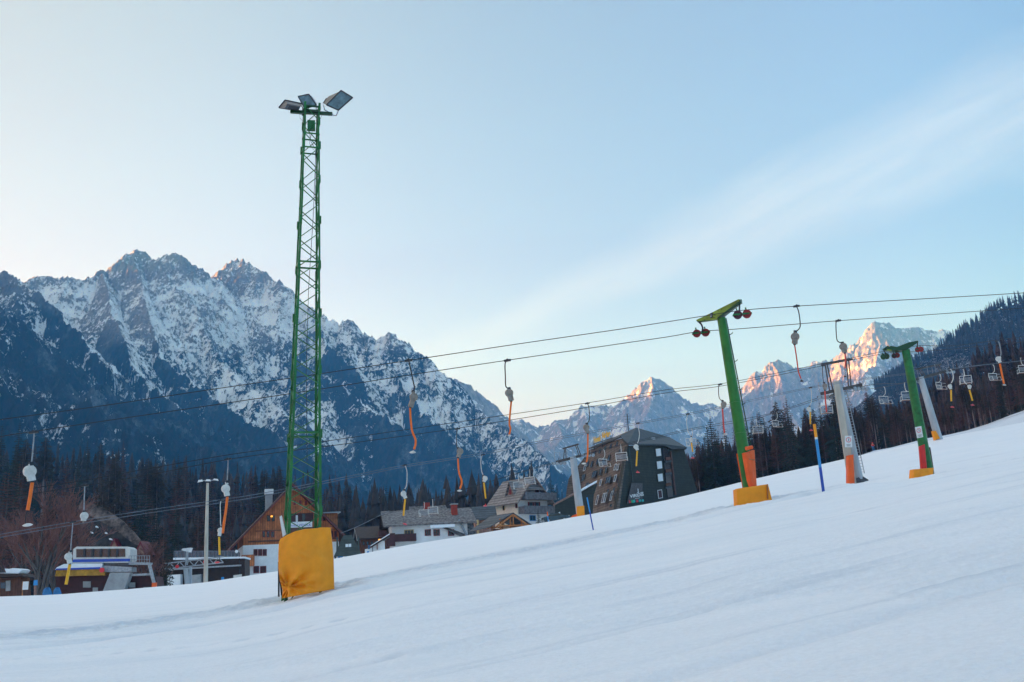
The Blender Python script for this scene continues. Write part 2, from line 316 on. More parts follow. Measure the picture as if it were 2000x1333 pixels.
def ground(x, y, detail=False):
    x = np.asarray(x, float); y = np.asarray(y, float)
    xe = 420 * np.tanh(x / 420); ye = np.where(y > 330, 330 + 60 * np.tanh((y - 330) / 400), np.maximum(y, -80))
    yp = np.maximum(ye, 1.0); u = xe / yp; uc = np.clip(u, -1.6, 1.6)
    T = lerpT(T1, uc); Tb = lerpT(T2, uc)
    s = np.clip((ye - 118) / 45, 0, 1); s = s * s * (3 - 2 * s) * np.clip((uc - 0.30) / 0.07, 0, 1)
    T = T * (1 - s) + Tb * s
    z = np.where(np.abs(u) <= 1.6, yp * T, lin_b * yp + lin_a * xe) + (ye - yp) * lin_b
    k = np.clip((uc - 0.08) / 0.25, 0, 1)
    z = z - (np.interp(ye, *HM) * (1 - k) + np.interp(ye, *HR) * k)
    z = z - 0.40 * np.exp(-((y - 38) / 7.0) ** 2) * np.clip((uc - .335) / .06, 0, 1)
    if detail:
        z = z + (fbm(x / 6.0, y / 2.2, 4, 3) - 0.5) * 0.10 * np.clip(y / 14, 0.1, 1) * np.clip((140 - y) / 40, 0, 1)
        yb = np.interp(x, tx, ty)
        m = np.exp(-((y - yb) / 1.9) ** 2); m3 = np.exp(-((y - yb + 4.0) / 0.5) ** 2) + np.exp(-((y - (8.6 + (x - 0) * 0.28)) / 0.22) ** 2) * 0.55
        ch = fbm(x / 0.9, (y - yb) / 0.22, 4, 11, True)
        z = z + m * ((ch - 0.55) * 0.36 - .02) - m3 * 0.10 - 0.05 * np.exp(-((y - yb + 7.5 + x * .05) / 0.35) ** 2) * (fbm(x / 3, y / 3, 2, 5) > .45)
        z = z + 0.5 * np.exp(-(((y - yb - 3.2) / 0.9) ** 2)) * (ch - .55) * .12 * (fbm(x / 5, y / 5, 3, 15) - .3)
        for (qx, qy, qr) in POSTS:
            dq = np.hypot(x - qx, y - qy) / qr; w_ = np.exp(-(dq * 1.1) ** 2); z = z + w_ * ((fbm(x / .45, y / .45, 4, 61) - .5) * .16 - .03) + 0.07 * np.exp(-((dq - 1.25) / .28) ** 2) * fbm(x / .8, y / .8, 3, 71)
        fpx = np.abs(((x + 40) / 0.62) % 1 - .5); z = z - 0.035 * np.exp(-((y - (20.5 + .13 * x + .4 * np.sin(x / 2.3))) / .11) ** 2) * (fpx < .22) * (x < 2) - 0.03 * np.exp(-((y - (13.4 + .16 * x)) / .10) ** 2) * (fpx < .24) * (x < -1) * (x > -4.5)
        z = z - 0.022 * (np.exp(-((y - (17.2 + .21 * x + .8 * np.sin(x / 9))) / .07) ** 2) + np.exp(-((y - (17.5 + .21 * x + .8 * np.sin(x / 9))) / .07) ** 2) + np.exp(-((y - (11.6 + .33 * x)) / .06) ** 2) + np.exp(-((y - (23.0 - .10 * x)) / .09) ** 2))
        z = z + 0.030 * np.sin((y - .25 * x) * 6.283 / 0.36) * np.clip((26 - y) / 14, 0, 1) * (fbm(x / 7, y / 5, 3, 81) > .47)
        z = z + (fbm(x / 0.8, y / 0.35, 3, 31) - 0.5) * 0.036 * np.clip((60 - y) / 20, 0, 1)
    return z
def gz(x, y): return float(ground(np.array([x]), np.array([y]))[0])
def axis(fine0, fine1, step, out0, out1, growth=1.07):
    a = list(np.arange(fine0, fine1, step)); s = step; v = a[-1]
    while v < out1: s *= growth; v += s; a.append(v)
    s = step; v = a[0]; b = []
    while v > out0: s *= growth; v -= s; b.append(v)
    return np.array(b[::-1] + a)
gx = axis(-22, 28, 0.11, -9500, 9500); gy = axis(6, 60, 0.11, -9500, 9500)
X, Y = np.meshgrid(gx, gy); Z = ground(X, Y, True)
def snowmat():
    m = bpy.data.materials.new('snow'); m.use_nodes = True; t = m.node_tree; b = t.nodes['Principled BSDF']; Ln = t.links.new
    b.inputs['Roughness'].default_value = 0.65; b.inputs['Specular IOR Level'].default_value = 0.25
    tc = t.nodes.new('ShaderNodeTexCoord')
    mp = t.nodes.new('ShaderNodeMapping'); mp.inputs['Rotation'].default_value = (0, 0, math.radians(-15)); mp.inputs['Scale'].default_value = (0.12, 1.1, 1); Ln(tc.outputs['Object'], mp.inputs[0])
    n1 = t.nodes.new('ShaderNodeTexNoise'); n1.inputs['Scale'].default_value = 1.0; n1.inputs['Detail'].default_value = 7; n1.inputs['Roughness'].default_value = 0.6; Ln(mp.outputs[0], n1.inputs['Vector'])
    cr = t.nodes.new('ShaderNodeValToRGB'); cr.color_ramp.elements[0].position = 0.3; cr.color_ramp.elements[0].color = (0.83, 0.86, 0.885, 1); cr.color_ramp.elements[1].position = 0.62; cr.color_ramp.elements[1].color = (0.90, 0.91, 0.92, 1); Ln(n1.outputs['Fac'], cr.inputs[0])
    nd = t.nodes.new('ShaderNodeTexNoise'); nd.inputs['Scale'].default_value = 0.5; nd.inputs['Detail'].default_value = 8; nd.inputs['Roughness'].default_value = 0.7; Ln(mp.outputs[0], nd.inputs['Vector'])
    at_ = t.nodes.new('ShaderNodeAttribute'); at_.attribute_name = 'dirt'
    mu = t.nodes.new('ShaderNodeMath'); mu.operation = 'MULTIPLY'; Ln(at_.outputs['Fac'], mu.inputs[0]); 
    rr = t.nodes.new('ShaderNodeMapRange'); rr.inputs[1].default_value = 0.45; rr.inputs[2].default_value = 0.6; Ln(nd.outputs['Fac'], rr.inputs[0]); Ln(rr.outputs[0], mu.inputs[1])
    mx = t.nodes.new('ShaderNodeMixRGB'); mx.inputs[2].default_value = (0.17, 0.12, 0.10, 1); tk = t.nodes.new('ShaderNodeAttribute'); tk.attribute_name = 'track_shade'; mk = t.nodes.new('ShaderNodeMixRGB'); mk.inputs[2].default_value = (0.60, 0.65, 0.71, 1); Ln(tk.outputs['Fac'], mk.inputs[0]); Ln(cr.outputs[0], mk.inputs[1])
    Ln(mu.outputs[0], mx.inputs[0]); Ln(mk.outputs[0], mx.inputs[1]); Ln(mx.outputs[0], b.inputs['Base Color'])
    ng = t.nodes.new('ShaderNodeTexNoise'); ng.inputs['Scale'].default_value = 14.0; ng.inputs['Detail'].default_value = 5; ng.inputs['Roughness'].default_value = 0.8; Ln(tc.outputs['Object'], ng.inputs['Vector'])
    gr = t.nodes.new('ShaderNodeMapRange'); gr.inputs[1].default_value = 0.35; gr.inputs[2].default_value = 0.65; gr.inputs[3].default_value = 0.93; gr.inputs[4].default_value = 1.02; Ln(ng.outputs['Fac'], gr.inputs[0])
    gm = t.nodes.new('ShaderNodeVectorMath'); gm.operation = 'SCALE'; Ln(mx.outputs[0], gm.inputs[0]); Ln(gr.outputs[0], gm.inputs['Scale']); Ln(gm.outputs[0], b.inputs['Base Color'])
    # groomed corduroy and crystalline grain
    n2 = t.nodes.new('ShaderNodeTexNoise'); n2.inputs['Scale'].default_value = 9.0; n2.inputs['Detail'].default_value = 6; n2.inputs['Roughness'].default_value = 0.7; Ln(tc.outputs['Object'], n2.inputs['Vector'])
    mp2 = t.nodes.new('ShaderNodeMapping'); mp2.inputs['Rotation'].default_value = (0, 0, math.radians(-15)); mp2.inputs['Scale'].default_value = (0.25, 7.0, 1); Ln(tc.outputs['Object'], mp2.inputs[0])
    n3 = t.nodes.new('ShaderNodeTexNoise'); n3.inputs['Scale'].default_value = 1.6; n3.inputs['Detail'].default_value = 3; Ln(mp2.outputs[0], n3.inputs['Vector'])
    ad = t.nodes.new('ShaderNodeMath'); ad.operation = 'MULTIPLY_ADD'; ad.inputs[1].default_value = 0.6; Ln(n3.outputs['Fac'], ad.inputs[0]); Ln(n2.outputs['Fac'], ad.inputs[2])
    bp = t.nodes.new('ShaderNodeBump'); bp.inputs['Strength'].default_value = 0.75; bp.inputs['Distance'].default_value = 0.06; Ln(ad.outputs[0], bp.inputs['Height']); Ln(bp.outputs[0], b.inputs['Normal'])
    return m
M['snow'] = snowmat()
def blob(px, py, D, rx, ry):
    p = at(px, py, D); return np.exp(-(((X - p.x) / rx) ** 2 + ((Y - p.y) / ry) ** 2))
sm0 = lambda q: np.clip(q, 0, 1)
yb_ = np.interp(X, tx, ty); LN = sum(w * np.exp(-((Y - f) / q) ** 2) for f, q, w in ((17.2 + .21 * X + .8 * np.sin(X / 9), .10, .7), (17.6 + .21 * X + .8 * np.sin(X / 9), .10, .7), (11.6 + .33 * X, .09, .6), (11.9 + .33 * X, .09, .6), (23.0 - .10 * X, .13, .5), (20.0 + .30 * X, .14, .55), (13.8 + .27 * X + .5 * np.sin(X / 5), .10, .5), (26.0 + .24 * X, .16, .5), (9.6 + .22 * X, .07, .6))) + .9 * np.exp(-((Y - (20.5 + .13 * X + .4 * np.sin(X / 2.3))) / .14) ** 2) * (np.abs(((X + 40) / 0.62) % 1 - .5) < .22) * (X < 2) + .8 * np.exp(-((Y - (13.4 + .16 * X)) / .13) ** 2) * (np.abs(((X + 40) / 0.62) % 1 - .5) < .24) * (X < -1) * (X > -4.5) + .22 * (np.sin((Y - .25 * X) * 6.283 / 0.36) > .2) * np.clip((24 - Y) / 10, 0, 1) * (fbm(X / 7, Y / 5, 3, 81) > .47)
trk_shade = np.clip(LN * np.clip(fbm(X / 3.5, Y / 1.5, 3, 33) * 1.5 - .35, 0, 1) + sm0((Y - 122) / 14) * (X / np.maximum(Y, 1) > .30) * (Y < 330) * (.25 + .9 * fbm(X / 9, Y / 9, 4, 91)) + sum(.8 * np.exp(-(np.hypot(X - q[0], Y - q[1]) / q[2]) ** 2) * (fbm(X / .4, Y / .4, 3, 61) > .5) for q in POSTS) + (np.exp(-((Y - yb_) / 1.9) ** 2) * 1.0 + .7 * np.exp(-((Y - yb_ + 4.0) / .55) ** 2) + .5 * np.exp(-((Y - (8.6 + X * .28)) / .24) ** 2) + .5 * np.exp(-((Y - yb_ - 3.2) / .9) ** 2)) * (0.35 + 1.3 * (fbm(X / 2.5, (Y - yb_) / .35, 4, 12) - .35)), 0, 1)  # compacted tracks and trampled snow darkened, plus shade painted on the far hump
dirt = np.clip(blob(1985, 806, 190, 7, 14) * 1.3 + blob(1800, 872, 170, 6, 8) * .7 + blob(1880, 852, 160, 3, 1.2) + blob(1903, 858, 78, 1.6, 1.3) * 1.6, 0, 1)
g = npmesh('ground', np.stack([X, Y, Z], -1).reshape(-1, 3), gridfaces(len(gy), len(gx)), M['snow'], True, {'dirt': dirt.ravel(), 'track_shade': trk_shade.ravel()})
tag(g, 'snow-covered ski slope rising to the right', None, None, 'structure')

# ------------------------------------------------------------------ mountains: ridge lines with slopes falling off both sides
def mount_mat(name, rock=(0.20, 0.19, 0.19), scale=0.05, forest=(0.007, 0.020, 0.028), snowthr=0.0, fcol2=(0.028, 0.026, 0.036)):
    m = bpy.data.materials.new(name); m.use_nodes = True; t = m.node_tree; b = t.nodes['Principled BSDF']; Ln = t.links.new; Nn = t.nodes.new
    b.inputs['Roughness'].default_value = 0.9; b.inputs['Specular IOR Level'].default_value = 0.05
    tc = Nn('ShaderNodeTexCoord'); geo = Nn('ShaderNodeNewGeometry')
    def noise(sc, st=(1, 1, 1), det=8, ro=0.65, off=0):
        mp = Nn('ShaderNodeMapping'); mp.inputs['Scale'].default_value = st; mp.inputs['Location'].default_value = (off, off, off); Ln(tc.outputs['Object'], mp.inputs[0])
        n = Nn('ShaderNodeTexNoise'); n.inputs['Scale'].default_value = sc; n.inputs['Detail'].default_value = det; n.inputs['Roughness'].default_value = ro; Ln(mp.outputs[0], n.inputs['Vector']); return n.outputs['Fac']
    def mt(op, a, b_=None, c=None, clamp=False):
        k = Nn('ShaderNodeMath'); k.operation = op; k.use_clamp = clamp
        for i, x in enumerate((a, b_, c)):
            if x is None: continue
            if isinstance(x, (int, float)): k.inputs[i].default_value = x
            else: Ln(x, k.inputs[i])
        return k.outputs[0]
    def mr(x, a, b_):
        k = Nn('ShaderNodeMapRange'); k.inputs[1].default_value = a; k.inputs[2].default_value = b_; Ln(x, k.inputs[0]); return k.outputs[0]
    fa = Nn('ShaderNodeAttribute'); fa.attribute_name = 'forest'; ra = Nn('ShaderNodeAttribute'); ra.attribute_name = 'cover'
    nA = noise(scale, (1, 1, 0.6), 12, 0.82); nB = noise(scale * 0.22, (1, 1, 1), 5, 0.6, 7); nC = noise(scale * 1.6, (1, 1, 0.2), 5, 0.7, 3)
    sig = mt('ADD', mt('MULTIPLY', nA, 0.62), mt('MULTIPLY_ADD', nC, 0.38, mt('MULTIPLY', nB, 0.22)))
    thr = mt('MULTIPLY_ADD', ra.outputs['Fac'], -0.27, mt('MULTIPLY_ADD', mr(ra.outputs['Fac'], 0.84, 0.98), -0.16, 0.745))
    dk = mr(mt('SUBTRACT', sig, thr), -0.015, 0.015)
    rc = Nn('ShaderNodeMixRGB'); rc.inputs[1].default_value = (*[c * 0.55 for c in rock], 1); rc.inputs[2].default_value = (*[c * 1.5 for c in rock], 1); Ln(mr(nC, 0.35, 0.65), rc.inputs[0])
    fc = Nn('ShaderNodeMixRGB'); fc.inputs[1].default_value = (*forest, 1); fc.inputs[2].default_value = (*fcol2, 1); Ln(mr(nC, 0.42, 0.60), fc.inputs[0])
    nD = noise(scale * 0.12, (1.6, 1, 0.25), 7, 0.7, 19)
    f3 = Nn('ShaderNodeMixRGB'); f3.inputs[2].default_value = (0.22, 0.26, 0.30, 1); Ln(mt('MULTIPLY', mr(nD, 0.52, 0.70), mr(nA, 0.42, 0.60)), f3.inputs[0]); Ln(fc.outputs[0], f3.inputs[1]); fc = f3
    dc = Nn('ShaderNodeMixRGB'); Ln(fa.outputs['Fac'], dc.inputs[0]); Ln(rc.outputs[0], dc.inputs[1]); Ln(fc.outputs[0], dc.inputs[2])
    sn = Nn('ShaderNodeMixRGB'); sn.inputs[1].default_value = (0.84, 0.86, 0.88, 1); sn.inputs[2].default_value = (0.66, 0.67, 0.68, 1); Ln(mr(nB, 0.4, 0.65), sn.inputs[0])
    m2 = Nn('ShaderNodeMixRGB'); Ln(dk, m2.inputs[0]); Ln(sn.outputs[0], m2.inputs[1]); Ln(dc.outputs[0], m2.inputs[2])
    Ln(m2.outputs[0], b.inputs['Base Color'])
    bp = Nn('ShaderNodeBump'); bp.inputs['Strength'].default_value = 0.9; bp.inputs['Distance'].default_value = 6.0; Ln(mt('ADD', nA, mt('MULTIPLY', dk, 0.2)), bp.inputs['Height']); Ln(bp.outputs[0], b.inputs['Normal'])
    return m
def ridge_pts(lst): return np.array([tuple(at(*p)) for p in lst])
def tent(X, Y, ridges, soft=0.0):
    """ridges: list of (pts Nx3, slope, power, id). returns height, distance, owner"""
    H = np.full(X.shape, -1e9); Dm = np.zeros(X.shape); O = np.zeros(X.shape, int); S = np.zeros(X.shape)
    for ri, (P, k) in enumerate(ridges):
        best = np.full(X.shape, -1e9); bd = np.zeros(X.shape); bs = np.zeros(X.shape)
        for a, b in zip(P[:-1], P[1:]):
            dx, dy = b[0] - a[0], b[1] - a[1]; L2 = dx * dx + dy * dy + 1e-9
            t = np.clip(((X - a[0]) * dx + (Y - a[1]) * dy) / L2, 0, 1)
            d = np.hypot(X - (a[0] + t * dx), Y - (a[1] + t * dy)); h = a[2] + t * (b[2] - a[2]) - k * d
            w = h > best; best = np.where(w, h, best); bd = np.where(w, d, bd); bs = np.where(w, np.sign(dx * (Y - a[1]) - dy * (X - a[0])), bs)
        w = best > H; H = np.where(w, best, H); Dm = np.where(w, bd, Dm); O = np.where(w, ri, O); S = np.where(w, bs, S)
    tent.side = S; return H, Dm, O
def mountain(name, label, mat, ridges, u0, u1, nu, y0, y1, ny, namp, nscale, cover_f, base=-40):
    us = np.linspace(u0, u1, nu); ys = y0 * (y1 / y0) ** np.linspace(0, 1, ny)
    U, YY = np.meshgrid(us, ys); XX = U * YY
    w = (fbm(XX / (nscale * 1.3), YY / (nscale * 1.3), 4, 5) - 0.5) * nscale * 0.5
    H, D, O = tent(XX + w * np.clip(0.25, 0, 1), YY + w * 0.3, ridges)
    side = tent.side
    rn = fbm(XX / nscale, YY / nscale, 7, 21, True); fn = fbm(XX / (nscale * 0.16), YY / (nscale * 0.16), 4, 41, True); hn = fbm(XX / (nscale * 0.05), YY / (nscale * 0.05), 3, 51, True)
    Dn = np.clip(D / nscale, 0, 1)
    Zz = H - namp * (1 - rn) * (0.10 + 0.90 * Dn) - namp * 0.40 * (1 - fn) * (0.45 + 0.55 * Dn) - namp * 0.15 * (1 - hn)
    Zz = np.maximum(Zz, base + (fbm(XX / 200, YY / 200, 3, 2) - .5) * 10)
    fo, co = cover_f(XX, YY, Zz, O, D, side, rn, fn, hn)
    o = npmesh(name, np.stack([XX, YY, Zz], -1).reshape(-1, 3), gridfaces(ny, nu), mat, False, {'forest': fo.ravel(), 'cover': co.ravel()})
    tag(o, label, None, None, 'structure'); return o
sm = lambda x, a, b: np.clip((x - a) / (b - a), 0, 1) ** 2 * (3 - 2 * np.clip((x - a) / (b - a), 0, 1))
crest = [(-500, 380, 3600), (-250, 470, 3600), (-60, 505, 3600), (20, 528, 3600), (50, 532, 3650), (78, 521, 3700), (92, 524, 3700), (130, 527, 3700), (180, 524, 3750), (205, 516, 3800), (225, 512, 3850), (238, 500, 3900), (248, 484, 3950), (265, 478, 4000), (282, 483, 4000), (300, 497, 3950), (322, 489, 3950), (338, 484, 3950), (350, 486, 3950), (372, 505, 3950), (390, 510, 3950), (410, 525, 3950), (425, 535, 4100), (433, 512, 4200), (446, 497, 4250), (458, 493, 4250), (480, 500, 4200), (500, 510, 4150), (530, 535, 4050), (545, 541, 4000), (556, 546, 4000), (570, 566, 3950), (600, 583, 3900), (628, 600, 3850), (650, 610, 3850), (664, 621, 3850), (668, 609, 3850), (677, 607, 3850), (687, 624, 3850), (710, 634, 3800), (734, 650, 3800), (740, 638, 3800), (752, 632, 3800), (765, 632, 3800), (782, 652, 3800), (792, 654, 3800), (812, 672, 3750), (830, 684, 3700), (846, 708, 3700), (856, 714, 3680), (867, 742, 3650), (885, 757, 3600), (915, 772, 3550), (950, 798, 3450), (1000, 832, 3300), (1040, 862, 3150), (1080, 895, 3050), (1112, 920, 2950), (1150, 975, 2800), (1220, 1040, 2600)]
P = ridge_pts
R_left = [
 (P(crest), 0.95),
 (P([(-400, 350, 2300), (-150, 470, 2300), (0, 563, 2300), (80, 622, 2200), (230, 738, 2050), (330, 806, 1900), (480, 884, 1750), (640, 952, 1600), (760, 1000, 1480)]), 0.62),
 (P([(-100, 470, 3000), (0, 513, 2950), (40, 530, 2900), (110, 590, 2800), (150, 628, 2700), (231, 722, 2500), (330, 790, 2300), (470, 862, 2100), (620, 930, 1950)]), 0.85),
 (P([(205, 516, 3800), (215, 590, 3450), (240, 650, 3150), (270, 712, 2900), (330, 756, 2750), (450, 838, 2500), (560, 892, 2300), (700, 950, 2150)]), 0.85),
 (P([(265, 478, 4000), (290, 600, 3450), (318, 682, 3200), (396, 742, 3000), (500, 814, 2800), (600, 872, 2600), (720, 942, 2400)]), 0.85),
 (P([(458, 493, 4250), (486, 540, 4100), (498, 600, 3850), (505, 650, 3650), (560, 668, 3600), (622, 712, 3400), (730, 781, 3200), (805, 832, 3000), (900, 900, 2800), (990, 962, 2600)]), 0.85),
 (P([(752, 632, 3800), (770, 720, 3550), (830, 790, 3300), (900, 850, 3050), (1000, 930, 2800), (1060, 985, 2650)]), 0.85),
 (P([(340, 484, 3950), (380, 600, 3600), (430, 690, 3350), (520, 760, 3150), (620, 830, 2950)]), 0.9),
 (P([(600, 583, 3900), (640, 660, 3650), (690, 700, 3500)]), 0.95),
]
def cov_left(X, Y, Z, O, D, S, rn, fn, hn):
    n = fbm(X / 420, Y / 420, 4, 77) - 0.5; n2 = fbm(X / 120, Y / 120, 4, 9) - 0.5
    fo = 1 - sm(Z + n * 350, 880, 1150)
    low = 1 - sm(Z + n * 620 + np.clip((X + 900) * .12, 0, 130), 215, 650)
    co = 0.44 + low * 0.49 - 0.07 * sm(Z, 900, 1150) + 0.26 * sm(Z + n * 120, 1230, 1420)
    co = co + (fn - 0.62) * 0.60 + (hn - 0.6) * 0.35 + n2 * 0.38            # gullies hold snow, ribs are bare
    spur = (O >= 2) & (O != 7)
    co = co + np.where(spur & (S < 0), 0.40 * np.exp(-(D / (70.0 + 110 * fbm(X / 150, Y / 150, 3, 99))) ** 2) * np.clip(.35 + 1.3 * fbm(X / 70, Y / 70, 4, 98), 0, 1.2) * (1 - .55 * sm(Z, 850, 1200)), 0) - np.where(spur & (S > 0), 0.16 * np.exp(-((D - 60) / 60.0) ** 2), 0) * (1 - low * .6)
    co = np.where(O == 1, np.maximum(co, 0.84 + n2 * .4 - 0.15 * sm(Z, 600, 800)), co)
    return fo, np.clip(co, 0.05, 1.0)
M['massif'] = mount_mat('massif_rock_snow_forest', (0.19, 0.18, 0.185), 0.058)
mountain('mountain', 'long snow-streaked rocky massif with dark forested spurs on the left', M['massif'], R_left, -0.80, 0.17, 1100, 1150, 5200, 560, 190, 420, cov_left)
far1 = [(800, 700, 5600), (860, 745, 5600), (878, 748, 5600), (888, 736, 5600), (899, 731, 5600), (912, 740, 5600), (932, 752, 5600), (945, 765, 5600), (962, 773, 5600), (975, 792, 5600), (988, 806, 5500), (1010, 850, 5300), (1040, 900, 5100)]
far2 = [(900, 800, 7600), (990, 811, 7600), (1010, 808, 7600), (1030, 815, 7600), (1045, 823, 7600), (1062, 824, 7600), (1085, 815, 7500), (1100, 811, 7500), (1117, 805, 7500), (1124, 792, 7400), (1133, 783, 7400), (1150, 781, 7400), (1165, 784, 7400), (1190, 784, 7400), (1206, 781, 7300), (1214, 768, 7200), (1228, 761, 7200), (1238, 750, 7200), (1250, 742, 7200), (1257, 731, 7200), (1272, 726, 7200), (1287, 731, 7200), (1298, 742, 7200), (1308, 755, 7200), (1318, 762, 7200), (1330, 776, 7200), (1345, 786, 7200), (1356, 780, 7300), (1372, 783, 7300), (1386, 781, 7300), (1400, 786, 7300), (1424, 790, 7100), (1444, 792, 6900), (1452, 765, 6800), (1461, 745, 6750), (1468, 727, 6700), (1478, 716, 6700), (1486, 717, 6700), (1497, 704, 6700), (1508, 697, 6700), (1520, 695, 6700), (1535, 698, 6700), (1547, 707, 6700), (1560, 712, 6700), (1570, 704, 6700), (1580, 706, 6700), (1590, 696, 6700), (1600, 698, 6650), (1625, 690, 6600), (1640, 682, 6550), (1648, 674, 6500), (1660, 670, 6450), (1666, 660, 6400), (1680, 655, 6400), (1690, 640, 6400), (1697, 627, 6400), (1706, 618, 6400), (1718, 619, 6400), (1735, 624, 6400), (1750, 634, 6400), (1772, 631, 6400), (1790, 630, 6400), (1812, 636, 6400), (1824, 640, 6400), (1838, 636, 6400), (1856, 638, 6400), (1870, 641, 6400), (1900, 650, 6400), (2000, 640, 6400), (2300, 560, 6400)]
R_far = [
 (P(far1), 1.0), (P(far2), 1.0),
 (P([(1135, 783, 7400), (1148, 830, 7000), (1165, 870, 6700), (1180, 960, 6200)]), 1.0),
 (P([(1272, 726, 7200), (1268, 770, 6900), (1255, 815, 6600), (1262, 870, 6300), (1290, 960, 5800)]), 1.0),
 (P([(1356, 780, 7300), (1370, 830, 6900), (1400, 900, 6400)]), 1.0),
 (P([(1508, 697, 6700), (1524, 730, 6500), (1540, 790, 6200), (1575, 850, 5900), (1600, 920, 5600)]), 1.05),
 (P([(1590, 696, 6700), (1600, 760, 6350), (1630, 830, 6000), (1660, 900, 5700)]), 1.0),
 (P([(1712, 618, 6400), (1722, 650, 6250), (1712, 690, 6050), (1690, 720, 5900), (1700, 780, 5650), (1720, 860, 5300)]), 1.05),
 (P([(1720, 650, 6250), (1760, 700, 6000), (1800, 760, 5700), (1840, 830, 5300)]), 1.0),
 (P([(1812, 636, 6400), (1850, 700, 6000), (1900, 780, 5600)]), 1.0),
 (P([(1040, 900, 5300), (1100, 850, 6300), (1085, 815, 7500)]), 0.8),
]
def cov_far(X, Y, Z, O, D, S, rn, fn, hn):
    n = fbm(X / 500, Y / 500, 4, 4) - 0.5
    fo = 1 - sm(Z + n * 400, 450, 700); co = 0.62 + 0.3 * fo + (fn - 0.6) * 1.1 + n * 0.7 + (hn - .6) * .3 - .12 * sm(X, 2300, 3000)
    return fo, np.clip(co, 0.1, 1)
M['far_rock'] = mount_mat('far_peaks_rock_snow', (0.24, 0.22, 0.215), 0.022)
mountain('mountain', 'distant jagged rocky peaks with snow in their gullies on the right', M['far_rock'], R_far, -0.14, 0.72, 1000, 4300, 8600, 400, 230, 480, cov_far)
# unseen ridge added left of the frame, crest set to shade all but peaks
R_side = [(np.array([(-6800, -9000, 1680), (-7000, -5000, 1760), (-6900, -2000, 1790), (-6700, 500, 1765), (-6900, 2500, 1760), (-7100, 4800, 1530), (-7250, 6500, 1560), (-7300, 7600, 1770), (-7400, 8800, 1900), (-7500, 10400, 1950)]), 0.62)]
xs = np.linspace(-9800, -4400, 70); ys_ = np.linspace(-10400, 10500, 190); XX, YY = np.meshgrid(xs, ys_)
H, D_, O_ = tent(XX, YY, R_side); Zs = np.maximum(H - 260 * (1 - fbm(XX / 900, YY / 900, 6, 8, True)) * np.clip(D_ / 900, 0.02, 1), -60)
hs = npmesh('shade_ridge', np.stack([XX, YY, Zs], -1).reshape(-1, 3), gridfaces(190, 70), M['massif'], False, {'forest': np.clip(1 - sm(Zs, 700, 1100), 0, 1).ravel(), 'cover': (Zs * 0 + 0.7).ravel()})
tag(hs, 'added unseen ridge beyond the left edge that shades the valley', None, None, 'structure')
# wooded hills close by
def hill(name, label, ridges, u0, u1, y0, y1, base, mat, nu=260, ny=140, namp=10, nsc=60, fo=0.95):
    us = np.linspace(u0, u1, nu); ys = np.linspace(y0, y1, ny); U, YY = np.meshgrid(us, ys); XX = U * YY
    H, D, O = tent(XX, YY, ridges); Z = H - namp * (1 - fbm(XX / nsc, YY / nsc, 5, 6, True)) * np.clip(D / nsc, .1, 1)
    Z = np.maximum(Z, ground(XX, YY) - 6 + base)
    o = npmesh(name, np.stack([XX, YY, Z], -1).reshape(-1, 3), gridfaces(ny, nu), mat, True, {'forest': (Z * 0 + 1).ravel(), 'cover': (Z * 0 + fo).ravel()})
    tag(o, label, None, None, 'structure'); return (us, ys, Z)
M['hill_mat'] = mount_mat('wooded_hill_floor', (0.12, 0.11, 0.11), 0.35, (0.02, 0.022, 0.026), fcol2=(0.045, 0.03, 0.032))
HL = hill('hill', 'dark wooded hill behind the village', [(P([(-500, 900, 620), (-100, 915, 620), (100, 930, 620), (300, 945, 600), (500, 968, 580), (700, 1000, 560), (850, 1035, 520), (1000, 1060, 480)]), 0.42)], -0.85, 0.10, 230, 900, 0, M['hill_mat'])
HR1 = hill('hill', 'blue-hazed wooded hill at the far right edge', [(P([(1730, 860, 1700), (1815, 790, 1700), (1868, 718, 1700), (1900, 658, 1700), (1925, 624, 1700), (1962, 598, 1700), (2010, 586, 1700), (2300, 530, 1700)]), 0.55)], 0.25, 0.95, 1000, 2600, 0, M['hill_mat'], fo=0.7)
HR2 = hill('hill', 'dark near wooded hill at the right edge', [(P([(1560, 925, 470), (1680, 885, 470), (1760, 850, 470), (1820, 808, 470), (1880, 758, 470), (1940, 715, 470), (2000, 690, 470), (2300, 600, 470)]), 0.6)], 0.20, 0.95, 270, 700, 0, M['hill_mat'], fo=0.8)
def hz(Hh, x, y):
    us, ys, Z = Hh; i = np.clip(np.searchsorted(us, x / y), 0, len(us) - 1); j = np.clip(np.searchsorted(ys, y), 0, len(ys) - 1); return max(float(Z[j, i]), gz(x, y))
# ------------------------------------------------------------------ text
def text_mb(s, size, org, ex, ey, depth=0.02, bold=0.0):
    """letters laid out on the plane org + ex*u + ey*v, returned as a mesh builder; origin at the left of the baseline"""
    cu = bpy.data.curves.new('lettering', 'FONT'); cu.body = s; cu.size = size; cu.offset = bold; cu.resolution_u = 3
    o = bpy.data.objects.new('lettering', cu); COL.objects.link(o); bpy.context.view_layer.update()
    me = o.evaluated_get(bpy.context.evaluated_depsgraph_get()).to_mesh()
    vs = [v.co.copy() for v in me.vertices]; fs = [tuple(p.vertices) for p in me.polygons]
    bpy.data.objects.remove(o); bpy.data.curves.remove(cu)
    ex, ey = Vector(ex).normalized(), Vector(ey).normalized(); nn = ex.cross(ey)
    m = MB(); w = max(v.x for v in vs) if vs else 0
    m.add([Vector(org) + ex * v.x + ey * v.y + nn * depth for v in vs], fs); m.w = w; return m
